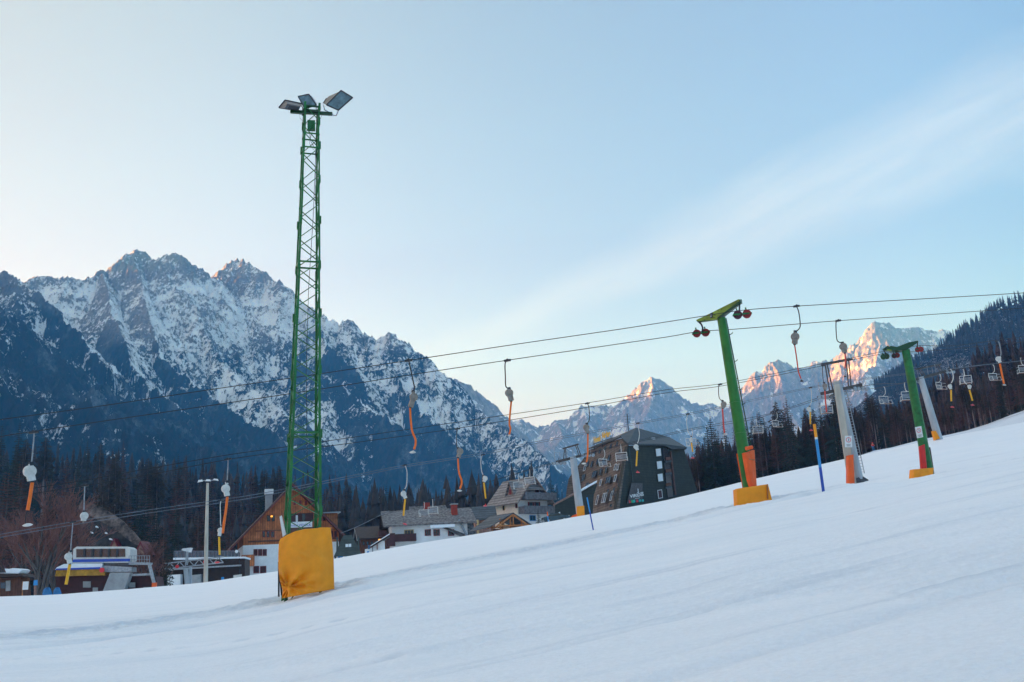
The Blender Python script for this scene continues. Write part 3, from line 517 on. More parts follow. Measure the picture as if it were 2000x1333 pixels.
def text_fit(s, org, ex, ey, width, height, depth=0.02, bold=0.0):
    t = text_mb(s, 1.0, (0, 0, 0), (1, 0, 0), (0, 1, 0), 0, bold); ex, ey = Vector(ex).normalized(), Vector(ey).normalized(); nn = ex.cross(ey)
    xs_ = [v[0] for v in t.v]; ysl = [v[1] for v in t.v]; sx = width / (max(xs_) - min(xs_)); sy = height / (max(ysl) - min(ysl))
    m = MB(); m.add([Vector(org) + ex * (v[0] - min(xs_)) * sx + ey * (v[1] - min(ysl)) * sy + nn * depth for v in t.v], t.f); return m

# ------------------------------------------------------------------ floodlight mast
D0 = 29.0
def lattice_mast():
    base = at(588, 1166, D0); base.z = gz(base.x, base.y) - 0.25
    root = thing('floodlight_mast', base, 'tall green lattice mast carrying three floodlights above a yellow crash pad', 'floodlight mast')
    top = at(608, 214, D0)
    H = top.z - base.z; ang = math.radians(20); mb = {'leg': []}
    def hw(t):      # half width of the square section
        return 0.52 * (1 - t) + 0.225 * t
    def cen(t): return base.lerp(top, t)
    def corner(i, t, g=0.0):
        a = ang + math.pi / 4 + i * math.pi / 2; r = (hw(t) + g) * math.sqrt(2); c = cen(t); return c + Vector((math.cos(a) * r, math.sin(a) * r, 0))
    # four legs, each of overlapping angle-iron lengths
    joints = [0, 0.155, 0.30, 0.425, 0.54, 0.64, 0.735, 0.825, 0.90, 0.955, 1.0]
    for i in range(4):
        m = MB()
        for k in range(len(joints) - 1):
            a, b = joints[k], joints[k + 1]; g = 0.0 + 0.012 * (k % 2)
            w = 0.075 - 0.035 * a
            p, q = corner(i, a, g), corner(i, min(1, b + 0.012), g)
            o1 = Vector((math.cos(ang + i * math.pi / 2), math.sin(ang + i * math.pi / 2), 0)); o2 = Vector((-o1.y, o1.x, 0))
            m.obox((p + q) / 2 - o1 * w * .5, o1 * w * .5, (q - p) / 2, o2 * 0.007); m.obox((p + q) / 2 - o2 * w * .5, o2 * w * .5, (q - p) / 2, o1 * 0.007)
            pl = q; m.obox(pl, o1 * 0.035, (q - p).normalized() * 0.13, o2 * 0.035)
        m.build('leg', M['green_paint'], root)
    n = 30; m = MB(); ts = [0]; 
    for k in range(n): ts.append(ts[-1] + hw(min(1, ts[-1])) )
    ts = [t / ts[-1] for t in ts]
    for k in range(n):
        for i in range(4):
            j = (i + 1) % 4; a, b = ts[k], ts[k + 1]; w = 0.068 - 0.032 * a
            if (k + i) % 2 == 0: m.bar(corner(i, a, -.01), corner(j, b, -.01), w, 0.008 + w * .25)
            else: m.bar(corner(j, a, -.01), corner(i, b, -.01), w, 0.008 + w * .25)
            if k in (8, 19, 27, 28): m.bar(corner(i, a), corner(j, a), w)
    m.build('bracing', M['green_paint'], root)
    # cross arm, top frame
    m = MB(); m.bar(at(567.5, 218.5, D0), at(649, 223, D0), 0.10, 0.10); m.bar(at(594, 214.5, D0 - .2), at(622.5, 217, D0 - .2), 0.05)
    for i in range(4): m.bar(corner(i, 1), corner((i + 1) % 4, 1), 0.05)
    for a_, b_ in ((0, 2), (1, 3)): m.bar(corner(a_, 1), corner(b_, 0.985), 0.04)
    m.build('cross_arm', M['green_dark'], root)
    c = at(608, 246, D0 - 0.12); MB().box(c, (0.25, 0.16, 0.33), 0.2).build('control_box', M['green_paint'], root)
    m = MB()
    m.tube([at(598, 224, D0), at(584.5, 224, D0), at(586, 231, D0), at(593, 239, D0), at(602, 244, D0)], 0.006, 5)
    m.tube([at(630, 222, D0), at(626, 232, D0), at(619, 244, D0)], 0.006, 5)
    m.tube([at(604, 256, D0), at(606, 268, D0), at(607, 276, D0), at(617, 294, D0), at(612, 420, D0), at(603, 560, D0), at(598, 720, D0), at(600, 900, D0)], 0.009, 5)
    m.tube([at(610, 256, D0), at(604, 280, D0), at(616, 298, D0), at(616, 400, D0)], 0.006, 5)
    m.build('wire', M['dark_metal'], root)
    return root
lattice_mast()
def floodlight(front, back, Df, Db, label, bracket, gl='glass_lamp', body='lamp_body'):
    q1 = [at(x, y, Df) for x, y in front]; q2 = [at(x, y, Db) for x, y in back]
    root = thing('floodlight', sum(q2, Vector()) / 4, label, 'floodlight', 'floodlights on top of the green mast')
    MB().hull2(q1, q2).build('housing', M[body], root, fix=True)
    c = sum(q1, Vector()) / 4; nn = (q1[1] - q1[0]).cross(q1[2] - q1[1]).normalized()
    if nn.dot(CAM - c) < 0: nn = -nn
    gq = [c + (p - c) * 0.93 + nn * 0.012 for p in q1]; MB().ext(gq, nn * 0.006).build('glass', M[gl], root)
    m = MB()
    for i in range(4): m.bar(q1[i] + nn * .01, q1[(i + 1) % 4] + nn * .01, 0.035)
    m.build('rim', M['dark_metal'], root)
    MB().tube([at(*p) for p in bracket], 0.018, 6).build('bracket', M['galv'], root)
    cb = sum(q2, Vector()) / 4; d = (cb - c).normalized(); MB().obox(cb + d * 0.05, (q2[1] - q2[0]) * .35, d * .07, (q2[3] - q2[0]) * .35).build('gear_box', M['dark_metal'], root)
floodlight([(638, 205.7), (666.3, 177.6), (688.8, 191.4), (661, 216)], [(632, 203), (641, 189), (648, 194), (641, 206)], D0 - .15, D0 + .25, 'largest lamp of the mast, tilted up to the right with its glass showing', [(632, 206, D0 + .1), (634, 215, D0), (645, 221, D0), (651, 226, D0), (657, 226, D0), (661, 216, D0 - .1)])
floodlight([(582.5, 189.4), (603.3, 184.9), (618, 206), (595.4, 213)], [(596, 189), (609, 188), (619, 203), (607, 208)], D0 - .15, D0 + .3, 'middle lamp of the mast, glass facing the slope', [(596, 212, D0 - .1), (597, 219, D0), (617, 218, D0), (618, 206, D0)])
floodlight([(544.8, 211), (557, 196.3), (589, 203), (581, 217)], [(556, 212), (561, 203), (587, 208), (583, 216)], D0 + .15, D0 - .2, 'flat tilted lamp at the left end of the mast cross arm', [(588, 206, D0), (592, 212, D0), (591, 219, D0)], 'lamp_body')

# yellow padding round the mast foot
def crash_pad():
    base = at(598, 1155, D0 - 1.0)
    root = thing('crash_pad', base, 'big wrinkled yellow crash pad wrapped round the foot of the lattice mast', 'crash pad')
    us = np.linspace(0, 1, 60); vs_ = np.linspace(0, 1, 60); V = []
    Lc = [(0, 1001, 550), (0.06, 1030, 546)]
    def edge(v):   # v 0 bottom..1 top : left and right picture columns of the mat
        xl = np.interp(v, [0, .05, .14, .30, .5, .75, .93, 1], [550.5, 551, 552, 546.5, 543.5, 543.5, 544.5, 547.5])
        xr = np.interp(v, [0, .5, .8, 1], [652, 650.3, 647.5, 644.3]); return xl, xr
    for v in vs_:
        for u in us:
            xl, xr = edge(v); x = xl + (xr - xl) * u
            ybot = 1169 - 18 * u; ytop = np.interp(u, [0, .12, .3, .5, .75, .8, 1], [1053, 1046, 1038, 1033.5, 1032, 1030.5, 1030.5])
            y = ybot + (ytop - ybot) * v
            d = D0 - 1.02 + 0.25 * (2 * abs(u - .5)) ** 2.2
            # creases gathered by the strap low on the left
            cx, cy = u - 0.12, v - 0.16; r = math.hypot(cx, cy * 1.2); a = math.atan2(cy, cx)
            w = math.exp(-(r / 0.42) ** 2) * (0.10 * math.sin(a * 9 + 2.5 * math.sin(a * 3)) - 0.03) * min(1, r * 9)
            w += math.exp(-((u - .35) / .3) ** 2 - ((v - .14 - .12 * math.sin(u * 7)) / .03) ** 2) * 0.09 + math.exp(-((u - .25 - v * .2) / .2) ** 2 - ((v - .86 + u * .55) / .03) ** 2) * .02
            w += (vnoise(u * 4, v * 4, 5) - .5) * 0.07 + (vnoise(u * 12, v * 9, 8) - .5) * 0.03 - .12 * math.exp(-((v - .16) / .08) ** 2) * (1 - u) ** 2
            p = at(x, y, float(d - w)); V.append(p)
    n = 60; m = MB(); F = [(i * n + j, i * n + j + 1, (i + 1) * n + j + 1, (i + 1) * n + j) for i in range(n - 1) for j in range(n - 1)]
    # back face for thickness
    Vb = [p + Vector((0, 0.10, 0)) for p in V]; off = len(V)
    Fb = [tuple(off + k for k in f[::-1]) for f in F]
    rim = []; 
    for j in range(n - 1): rim += [(j, off + j, off + j + 1, j + 1), ((n - 1) * n + j + 1, off + (n - 1) * n + j + 1, off + (n - 1) * n + j, (n - 1) * n + j)]
    for i in range(n - 1): rim += [(i * n, (i + 1) * n, off + (i + 1) * n, off + i * n), (i * n + n - 1, off + i * n + n - 1, off + (i + 1) * n + n - 1, (i + 1) * n + n - 1)]
    m.add(V + Vb, F + Fb + rim); c = m.build('cover', M['mat_yellow'], root, smooth=True)
    # side mat running back on the right and left
    MB().ext([at(650, 1144, D0 - .5), at(651.5, 1140, D0 + .4), at(645.5, 1034, D0 + .4), at(643.5, 1030.5, D0 - .5)], Vector((-.07, 0, 0))).build('side_panel', M['mat_yellow'], root)
    MB().ext([at(546, 1010, D0 - .25), at(549.5, 1007, D0 - .25), at(558.5, 1044, D0 - .35), at(552, 1049, D0 - .35)], Vector((0, .06, 0))).build('backing_board', M['white_paint'], root)
    MB().ext([at(549, 1128, D0 - .3), at(553, 1126, D0 - .3), at(556, 1158, D0 - .3), at(551, 1162, D0 - .3)], Vector((0, .05, 0))).build('backing_board', M['white_paint'], root)
    m = MB(); m.bar(at(544.5, 1098, D0 - .45), at(544.5, 1166, D0 - .5), .05); m.bar(at(545, 1100, D0 - .4), at(550, 1163, D0 - .5), .035); m.build('support_post', M['dark_metal'], root)
crash_pad()

# ------------------------------------------------------------------ drag-lift pylons
def wheelset(root, c, ax, size=0.28, gap=0.62, mat='wheel_red', label=None, arm=None, frame='green_paint', view=None):
    """two sheaves hung in a frame; ax = direction of the rope"""
    ax = Vector(ax).normalized(); n = ax.cross(Vector((0, 0, 1))).normalized(); up = n.cross(ax)
    if up.z < 0: up = -up
    m = MB(); 
    if view: n = Vector(view).normalized()
    a = c - ax * gap / 2; b = c + ax * gap / 2
    m.bar(a - ax * size * 1.25 - n * .075, b + ax * size * 1.25 - n * .075, .02, .06); m.bar(a - ax * size * 1.25 + n * .075, b + ax * size * 1.25 + n * .075, .02, .06)
    for p in (a, b): m.bar(p, p + up * size * 1.55, .04, .04); m.cyl(p - n * .09, p + n * .09, .035, 8)
    fr = m.build('sheave_frame', M[frame], root)
    for k, p in enumerate((a, b)):
        w = MB(); mm = mat if isinstance(mat, str) else mat[k]
        w.cyl(p - n * .035, p + n * .035, size * .93, 28); w.cyl(p - n * .05, p - n * .03, size, 28); w.cyl(p + n * .03, p + n * .05, size, 28)
        for q in range(8):
            an = q * math.pi / 4; pp = p + ax * math.cos(an) * size * .62 + up * math.sin(an) * size * .62; w.cyl(pp - n * .056, pp + n * .056, size * .08, 6)
        w.cyl(p - n * .07, p + n * .07, size * .2, 12)
        ob = w.build('wheel', M[mm], root)
    if arm: MB().tube(arm, .035, 8).build('hanger', M['dark_metal'], root)
rope1 = (at(1470, 607, 35.3) - at(1375, 651, 36.8))
RD1 = (at(2000, 590, 39) - at(1000, 690, 33.5)).normalized()
def pylon1():
    base = at(1469, 985, 36); top = at(1409, 622, 36)
    root = thing('lift_pylon', base, 'near bright green drag-lift pylon with number 17 on its arm', 'lift pylon', 'green drag-lift pylons')
    m = MB(); d = (top - base).normalized(); b0 = base - d * .3
    m.tube([b0, base.lerp(top, .37)], [.232, .222], 24); m.tube([base.lerp(top, .37), base.lerp(top, .375)], [.245, .245], 24); m.tube([base.lerp(top, .375), top], [.218, .165], 24)
    m.tube([base.lerp(top, .535), base.lerp(top, .54)], [.225, .225], 24)
    m.build('mast', M['green_bright'], root, smooth=False)
    # arm: a deep box beam that tapers to both tips
    pn = [(1360.5, 627), (1364.5, 629.6), (1401, 624), (1412, 622), (1444.5, 593), (1449.5, 586.5), (1446, 584.6), (1390, 611), (1360, 625)]
    A = lambda x, y, o=0: at(x, y, 36 + o - (x - 1405) * 0.012)
    MB().ext([A(x, y, -.16) for x, y in [(1360.2, 628), (1400.8, 624.4), (1444, 589.5), (1442.5, 584.6), (1389, 611.5), (1360, 625.2)]], Vector((.02, .03, .0))).build('arm_face', M['arm_yellow_green'], root, fix=True)
    m = MB(); m.hull2([A(1362, 629.5, -.12), A(1401, 624.6, -.12), A(1390, 611.8, -.12), A(1361, 625.5, -.12)], [A(1364, 631, .30), A(1403, 626, .30), A(1393, 613.5, .30), A(1363, 627.5, .30)])
    m.hull2([A(1401, 624.6, -.12), A(1447.5, 592.5, -.12), A(1445, 584.9, -.12), A(1390, 611.8, -.12)], [A(1407, 626, .30), A(1450, 593, .30), A(1449, 585.2, .30), A(1393, 613.5, .30)])
    m.hull2([A(1400, 624.5, -.17), A(1445, 592, -.17), A(1443, 588.8, -.17), A(1402, 620, -.17)], [A(1403, 626.5, .36), A(1450, 593, .36), A(1449, 590, .36), A(1404, 622, .36)])
    m.build('arm', M['green_dark'], root, fix=True)
    m = MB(); pa, pb, pc, pd = A(1386.3, 612.9, -.19), A(1391.7, 610.3, -.19), A(1391.7, 621, -.19), A(1387.2, 621.8, -.19); m.ext([pa, pb, pc, pd], Vector((0, -.012, 0))); pl = m.build('number_plate', M['sign_black'], root, fix=True)
    ex = (pb - pa); ex.z = 0; text_fit('17', A(1387.4, 620.3, -.225), (1, 0, 0), (0, -.12, 1), .075, .12, .0, 0.02).build('lettering', M['white_paint'], pl)
    for x, y in ((1402.5, 607.5), (1396.5, 616), (1404, 619.5), (1409, 604.5), (1394.5, 620.5), (1376, 625.5), (1438, 590)): MB().cyl(A(x, y, -.17), A(x, y, -.20), .018, 8).build('bolt', M['sign_black'], root)
    wheelset(root, at(1369.5, 651, 36.9), RD1, .155, .385, ('wheel_red', 'wheel_red'), arm=[A(1366, 630, .1), at(1370, 634, 36.7), at(1372.5, 641, 36.8), at(1371.5, 649, 36.9)], view=(0.1, 1, 0))
    wheelset(root, at(1449.8, 614.5, 35.2), RD1, .165, .385, ('wheel_dark', 'wheel_red'), arm=[A(1444.5, 592, .1), at(1444.3, 600, 35.3), at(1444, 608, 35.2), at(1447, 613, 35.2)], view=(0.1, 1, 0))
    # ladder up the right side
    m = MB(); l0, l1 = at(1468, 880, 36.3), at(1418, 622, 36.3); m.tube([l0, l1], .022, 6)
    pole = lambda t: base.lerp(top, t)
    m.tube([at(1463.5, 880, 36.4), at(1447, 800, 36.4)], .02, 6)
    for x, y in ((1421.5, 640), (1428, 682), (1431.5, 692), (1439, 740), (1443, 757), (1446, 790), (1450, 812), (1457, 846)): m.bar(at(x + 1, y, 36.3), at(x - 6.5, y + .5, 36.2), .03)
    for x, y in ((1425.5, 653), (1434.7, 706), (1444, 761), (1449.5, 790)): m.bar(at(x - 1, y + 1.5, 36.3), at(x + 5, y - 1.5, 36.3), .028); m.bar(at(x + 5, y - 1.5, 36.3), at(x + 5.5, y - 4, 36.3), .02)
    m.build('ladder', M['green_dark'], root)
pylon1()
def slab(name, pts, D, mat, label, cat, thick=0.25, extra=None, puff=0.05, group=None, n=14):
    """a padded mat: picture outline quad (bl, br, tr, tl) at depth D, puffed"""
    bl, br, tr, tl = [Vector(at(x, y, D if len(p) < 3 else p[2])) if False else Vector(at(p[0], p[1], p[2] if len(p) > 2 else D)) for p in pts for x, y in [(0, 0)]]
    bl = bl - (tl - bl).normalized() * .22; br = br - (tr - br).normalized() * .22
    nn = (br - bl).cross(tl - bl).normalized()
    if nn.dot(CAM - bl) < 0: nn = -nn
    V = []; 
    for i in range(n):
        for j in range(n):
            u, v = j / (n - 1), i / (n - 1); p = (bl * (1 - u) + br * u) * (1 - v) + (tl * (1 - u) + tr * u) * v
            e = (16 * u * (1 - u) * v * (1 - v)) ** .35 if 0 < u < 1 and 0 < v < 1 else 0
            p = p + nn * (puff * e + (vnoise(u * 5 + len(name), v * 5 + D, 4) - .5) * puff * .5 * e); V.append(p)
    Vb = [p - nn * thick - nn * 0 for p in V]; off = len(V)
    F = [(i * n + j, i * n + j + 1, (i + 1) * n + j + 1, (i + 1) * n + j) for i in range(n - 1) for j in range(n - 1)]
    R_ = []
    for j in range(n - 1): R_ += [(j, off + j, off + j + 1, j + 1), ((n - 1) * n + j + 1, off + (n - 1) * n + j + 1, off + (n - 1) * n + j, (n - 1) * n + j)]
    for i in range(n - 1): R_ += [(i * n, (i + 1) * n, off + (i + 1) * n, off + i * n), (i * n + n - 1, off + i * n + n - 1, off + (i + 1) * n + n - 1, (i + 1) * n + n - 1)]
    m = MB(); m.add(V + Vb, F + [tuple(off + k for k in f[::-1]) for f in F] + R_)
    if label is None: return m
    root = thing(name, bl, label, cat, group); m.build('cover', M[mat], root, smooth=False, fix=True)
    if extra: extra(root)
    return root
slab('crash_pad', [(1440, 984), (1507, 973), (1500, 946), (1438.5, 955)], 35.2, 'mat_yellow', 'yellow snow-banked crash pad at the base of the near green pylon', 'crash pad', .6, lambda r: MB().ext([at(1497.2, 947, 35.16), at(1499, 946.5, 35.16), at(1499.8, 975, 35.16), at(1498, 975.3, 35.16)], Vector((0, -.09, 0))).build('seam_strap', M['wood_beam'], r))
slab('crash_pad', [(1466.5, 950, 35.7), (1478, 948, 35.9), (1473.5, 879, 35.9), (1455, 885, 35.6)], 35.8, 'mat_orange', 'tall orange-red pad strapped to the right of the near green pylon', 'crash pad', .15, lambda r: (MB().cyl(at(1457, 876.5, 35.6), at(1469, 874, 35.7), .07, 12).build('rolled_edge', M['mat_orange'], r), MB().bar(at(1463, 897, 35.55), at(1474, 899, 35.8), .02, .03).build('strap', M['wood_beam'], r)))
slab('crash_pad', [(1459, 951, 36.3), (1463, 950, 36.4), (1456, 884, 36.4), (1447, 885, 36.3)], 36.3, 'mat_orange', 'narrow orange pad showing left of the near green pylon', 'crash pad', .2)
def pylon2():
    D = 56; base = at(1813, 922, D); top = at(1769, 684, D)
    root = thing('lift_pylon', base, 'dark green drag-lift pylon with a warning sign, higher up the slope', 'lift pylon', 'green drag-lift pylons')
    d = (top - base).normalized(); MB().tube([base - d * .3, top], [.30, .235], 24).build('mast', M['green_paint'], root)
    A = lambda x, y, o=0: at(x, y, D + o)
    m = MB(); q = [(1732, 684), (1770, 684.5), (1794, 669), (1793, 665.6), (1775, 669), (1752, 678), (1740, 676), (1733, 679)]
    m.ext([A(x, y, -.25) for x, y in q], Vector((0, .5, 0))); m.bar(A(1735, 677), A(1725, 684), .12); m.build('arm', M['green_dark'], root, fix=True)
    MB().ext([A(1733, 682, -.27), A(1742, 684, -.27), A(1741, 685.2, -.27), A(1732, 684.5, -.27)], Vector((0, .1, 0))).build('arm_plate', M['arm_yellow_green'], root, fix=True)
    rd = (at(1790, 683, 57) - at(1730, 691, 55.5)).normalized()
    wheelset(root, A(1728.5, 697), rd, .165, .30, 'green_dark', view=(.3, 1, 0), arm=[A(1726, 684), A(1729, 690), A(1729, 695)], frame='green_dark')
    wheelset(root, A(1749.5, 695, .3), rd, .15, .29, ('wheel_dark', 'wheel_red'), view=(.3, 1, 0), arm=[A(1748, 684, .3), A(1749, 690, .3)], frame='green_dark')
    wheelset(root, A(1795.5, 683, -.3), rd, .155, .30, 'wheel_red', view=(.3, 1, 0), arm=[A(1792, 670, -.3), A(1791.5, 677, -.3), A(1795, 682, -.3)], frame='green_dark')
    m = MB(); m.bar(A(1779, 714, .35), A(1782, 722, .35), .12); m.tube([A(1780, 716, .4), A(1786, 716, .4)], .03, 6); m.build('bracket', M['green_dark'], root)
pylon2()
slab('crash_pad', [(1800, 922, 55.4), (1811, 920, 55.4), (1806, 868, 55.5), (1796, 872, 55.4)], 55.4, 'mat_red', 'red pad on the left of the dark green pylon', 'crash pad', .2)
slab('crash_pad', [(1820, 919, 56.1), (1824, 919, 56.1), (1817, 874, 56.1), (1814, 874, 56.1)], 56.1, 'cabin_red', 'dark red pad on the right of the dark green pylon', 'crash pad', .2)
slab('crash_pad', [(1784, 930, 54.6), (1823, 922, 54.8), (1824, 914, 54.9), (1785, 917, 54.6)], 54.6, 'mat_yellow', 'low yellow pad lying at the foot of the dark green pylon', 'crash pad', .5)

def no_entry(root_pts, D, label, w_text=3):
    bl, br, tr, tl = [at(x, y, D) for x, y in root_pts]
    root = thing('warning_sign', bl, label, 'sign', 'warning signs on the pylons')
    MB().ext([bl, br, tr, tl], Vector((0, .02, 0))).build('panel', M['white_paint'], root, fix=True)
    ex = (br - bl).normalized(); ey = (tl - bl).normalized(); W = (br - bl).length; Hh = (tl - bl).length
    c = bl + ex * W * .5 + ey * Hh * .64 + Vector((0, -.012, 0)); r = W * .36
    def ring(r0_, r1_, mm):
        n = 28; vs = []; 
        for k in range(n): a = 2 * math.pi * k / n; d = ex * math.cos(a) + ey * math.sin(a); vs += [c + d * r0_, c + d * r1_]
        MB().add(vs, [(2 * k, 2 * k + 1, (2 * k + 3) % (2 * n), (2 * k + 2) % (2 * n)) for k in range(n)]).build('prohibition_ring', M[mm], root)
    ring(r * .78, r, 'sign_red')
    m = MB(); c2 = c + Vector((0, -.004, 0)); m.ext([c2 + ex * r * .05 + ey * r * .55, c2 - ex * r * .12 + ey * r * .4, c2 + ex * r * .02, c2 - ex * r * .15 - ey * r * .5, c2 + ex * r * .08 - ey * r * .5, c2 + ex * r * .25 + ey * r * .1], Vector((0, -.003, 0))); m.build('figure_symbol', M['sign_black'], root, fix=True)
    m = MB()
    for k in range(w_text):
        yy = bl + ey * Hh * (.23 - .07 * k) + Vector((0, -.01, 0)); wd = (.62, .5, .56)[k]; m.ext([yy + ex * W * (.5 - wd / 2), yy + ex * W * (.5 + wd / 2), yy + ex * W * (.5 + wd / 2) + ey * Hh * .022, yy + ex * W * (.5 - wd / 2) + ey * Hh * .022], Vector((0, -.003, 0)))
    m.build('text_line', M['sign_black'], root, fix=True)
no_entry([(1791.5, 856.5), (1803.2, 854), (1799.5, 832.5), (1787, 834.8)], 55.5, 'white sign with a red ring on the dark green pylon')
# ------------------------------------------------------------------ chairlift pylons
def chair_pylon(Dp, b, t, rb, rt, label, arm, rail, wheels, pole_mat='galv_pole', face=None, s=1.0):
    base = at(*b, Dp); top = at(*t, Dp); root = thing('chairlift_pylon', base, label, 'chairlift pylon', 'grey chairlift pylons')
    d = (top - base).normalized(); MB().tube([base - d * .6, top], [rb, rt], 12).build('mast', M[pole_mat], root)
    A = lambda x, y, o=0: at(x, y, Dp + o)
    m = MB(); (x0, y0), (x1, y1) = arm
    p, q = A(x0, y0), A(x1, y1); m.bar(p, q, .22 * s, .26 * s); up = Vector((0, 0, 1))
    m.build('cross_arm', M['steel_dark'], root)
    if rail:
        m = MB(); (u0, v0), (u1, v1) = rail; r0_, r1_ = A(u0, v0), A(u1, v1); m.bar(r0_, r1_, .16 * s, .16 * s)
        for f, g in ((.12, .22), (.18, .30), (.88, .74), (.80, .68)): m.bar(r0_.lerp(r1_, f), p.lerp(q, g), .09 * s, .09 * s)
        m.build('lifting_frame', M['steel_dark'], root)
    dirn = Vector((1, .35, 0)).normalized() if not face else Vector(face).normalized()
    for (x, y, nw) in wheels:
        c = A(x, y, 0); m = MB(); L_ = .40 * s * nw
        m.bar(c - dirn * L_ / 2, c + dirn * L_ / 2, .08 * s, .12 * s); m.bar(c + up * .05, c + up * .55 * s, .07 * s); m.build('sheave_beam', M['steel_dark'], root)
        w = MB(); n = dirn.cross(up)
        for k in range(nw):
            pc = c + dirn * (k - (nw - 1) / 2) * .40 * s - up * .04; w.cyl(pc - n * .06, pc + n * .06, .17 * s, 12)
        w.build('sheave', M['galv'], root)
    for f in (.05, .42, .62, .95):      # guard rails of the service platform
        c = p.lerp(q, f); MB().tube([c + up * .1 - dirn * .3 * s, c + up * .95 * s - dirn * .3 * s, c + up * 1.0 * s + dirn * .3 * s, c + up * .1 + dirn * .3 * s], .025 * s, 5).build('guard_rail', M['galv'], root)
    return root, base, top, A
DB = 80.0
root, b_, t_, A = chair_pylon(DB, (1680, 946), (1636, 744), .36, .27, 'near grey chairlift pylon with a ladder, right of the tall marker pole', [(1603, 770), (1683, 752)], [(1604, 712), (1665, 702)], [(1612, 776, 4), (1681, 759, 4), (1645, 768, 2)])
m = MB(); m.ext([A(1628, 746, -.45), A(1638, 744, -.45), A(1673, 944, -.55), A(1658, 946, -.55)], Vector((0, .2, 0))); m.build('front_plate', M['cream_pole'], root, fix=True)
m = MB(); l0a, l1a = A(1688.5, 925, .1), A(1653, 762, .1); l0b, l1b = A(1681, 925, .5), A(1645.5, 764, .5)
m.tube([l0a, l1a], .035, 6)
for k in range(30): f = (k + .5) / 30; m.bar(l0a.lerp(l1a, f), l0b.lerp(l1b, f), .035)
m.tube([l0b, l1b], .03, 6); m.build('ladder', M['galv'], root)
MB().ext([A(1668, 946, -.5), A(1697, 943, -.3), A(1696, 937, -.2), A(1684, 930, -.2), A(1668, 936, -.5)], Vector((0, 1.2, 0))).build('footing', M['steel_dark'], root, fix=True)
slab('crash_pad', [(1656, 952, 79), (1669.5, 948, 79), (1667, 888, 79.1), (1656, 890, 79)], 79, 'mat_orange', 'tall orange pad at the foot of the near grey pylon with the ladder', 'crash pad', .5, puff=.14)
no_entry([(1650.5, 874), (1664.5, 874), (1664, 851.5), (1650, 851.5)], 78.9, 'white sign with a red ring on the cream face of the near grey pylon')
chair_pylon(105, (1832, 853), (1798, 737), .42, .32, 'farther grey pylon behind the dark green drag-lift pylon, with a yellow pad', [(1786, 742), (1862, 722)], [(1788, 722), (1838, 712)], [(1788, 745, 3), (1856, 726, 3)], s=1.1)
slab('crash_pad', [(1826, 856, 104), (1834, 853, 104), (1828, 842, 104), (1822, 842, 104)], 104, 'mat_yellow', 'small yellow pad on the farther grey pylon by the wood', 'crash pad', .5, puff=.1)
r_, b_, t_, A = chair_pylon(100, (1133, 1000), (1119, 893), .44, .34, 'grey chairlift pylon in front of the dark hotel, with a square yellow pad', [(1086, 903), (1152, 886)], [(1099, 877), (1130, 868)], [(1092, 905, 4), (1148, 889, 4)])
slab('crash_pad', [(1127.5, 1008, 99), (1142, 1006, 99), (1141, 988, 99), (1126.5, 989.5, 99)], 99, 'mat_yellow', 'square yellow pad on the pylon in front of the hotel', 'crash pad', 1.0, puff=.06)
slab('crash_pad', [(1114, 1012, 99.5), (1128, 1008, 99.5), (1127, 1004, 99.6), (1118, 1007.5, 99.5)], 99.5, 'mat_orange', 'orange mat lying on the snow left of the hotel pylon', 'crash pad', .4, puff=.06)

# marker poles
def marker(b, t, D, r, bands, label):
    p, q = at(*b, D), at(*t, D); root = thing('marker_pole', p, label, 'marker pole'); 
    q0 = p + (p - q) * .06
    prev = 0
    for k, (f, mm, nm) in enumerate(bands):
        a = q0 if k == 0 else p.lerp(q, prev); MB().cyl(a, p.lerp(q, f), r, 14).build(nm, M[mm], root); prev = f
marker((1608.5, 962), (1590.5, 829), 34, .052, [(.36, 'blue_paint', 'lower_shaft'), (.775, 'blue_light', 'shaft'), (.805, 'white_paint', 'white_band'), (1, 'pole_orange', 'tip')], 'tall blue marker pole with an orange top between the two near pylons')
marker((1158.5, 1034), (1146.5, 972), 44, .030, [(.55, 'blue_paint', 'lower_shaft'), (1, 'blue_light', 'tip')], 'thin blue marker pole leaning in front of the hotel')
marker((1071, 1021), (1069, 1000), 110, .06, [(.6, 'blue_light', 'shaft'), (1, 'mat_orange', 'tip')], 'small blue marker pole with a red tip beside the parked car')

# ------------------------------------------------------------------ ropes
def rope(pts, r, mat, label, group=None):
    P = [at(*p) for p in pts]; out = []
    for i in range(len(P) - 1):
        for k in range(8):
            t = k / 8; p0 = P[max(i - 1, 0)]; p1 = P[i]; p2 = P[i + 1]; p3 = P[min(i + 2, len(P) - 1)]
            out.append(0.5 * ((2 * p1) + (p2 - p0) * t + (2 * p0 - 5 * p1 + 4 * p2 - p3) * t * t + (3 * p1 - p0 - 3 * p2 + p3) * t ** 3))
    out.append(P[-1]); m = MB().tube(out, r, 6); o = m.build('lift_cable', M[mat], None, loc=P[0], smooth=True); tag(o, label, 'cable', group); return o
G1 = 'ropes of the drag lifts and chairlift'
rope([(-160, 841, 29), (0, 820, 30), (200, 793, 30.5), (400, 763, 31), (622, 731, 31), (798, 704.5, 31), (1000, 674, 32.5), (1200, 645, 33.8), (1300, 629.5, 34.4), (1370, 618.5, 34.9), (1450, 606.5, 35.2), (1555, 598.5, 36), (1700, 590, 37), (1850, 581.5, 38), (2000, 572.5, 39), (2250, 557, 41)], .0145, 'cable', 'topmost rope, passing the right end of the pylon 17 arm', G1)
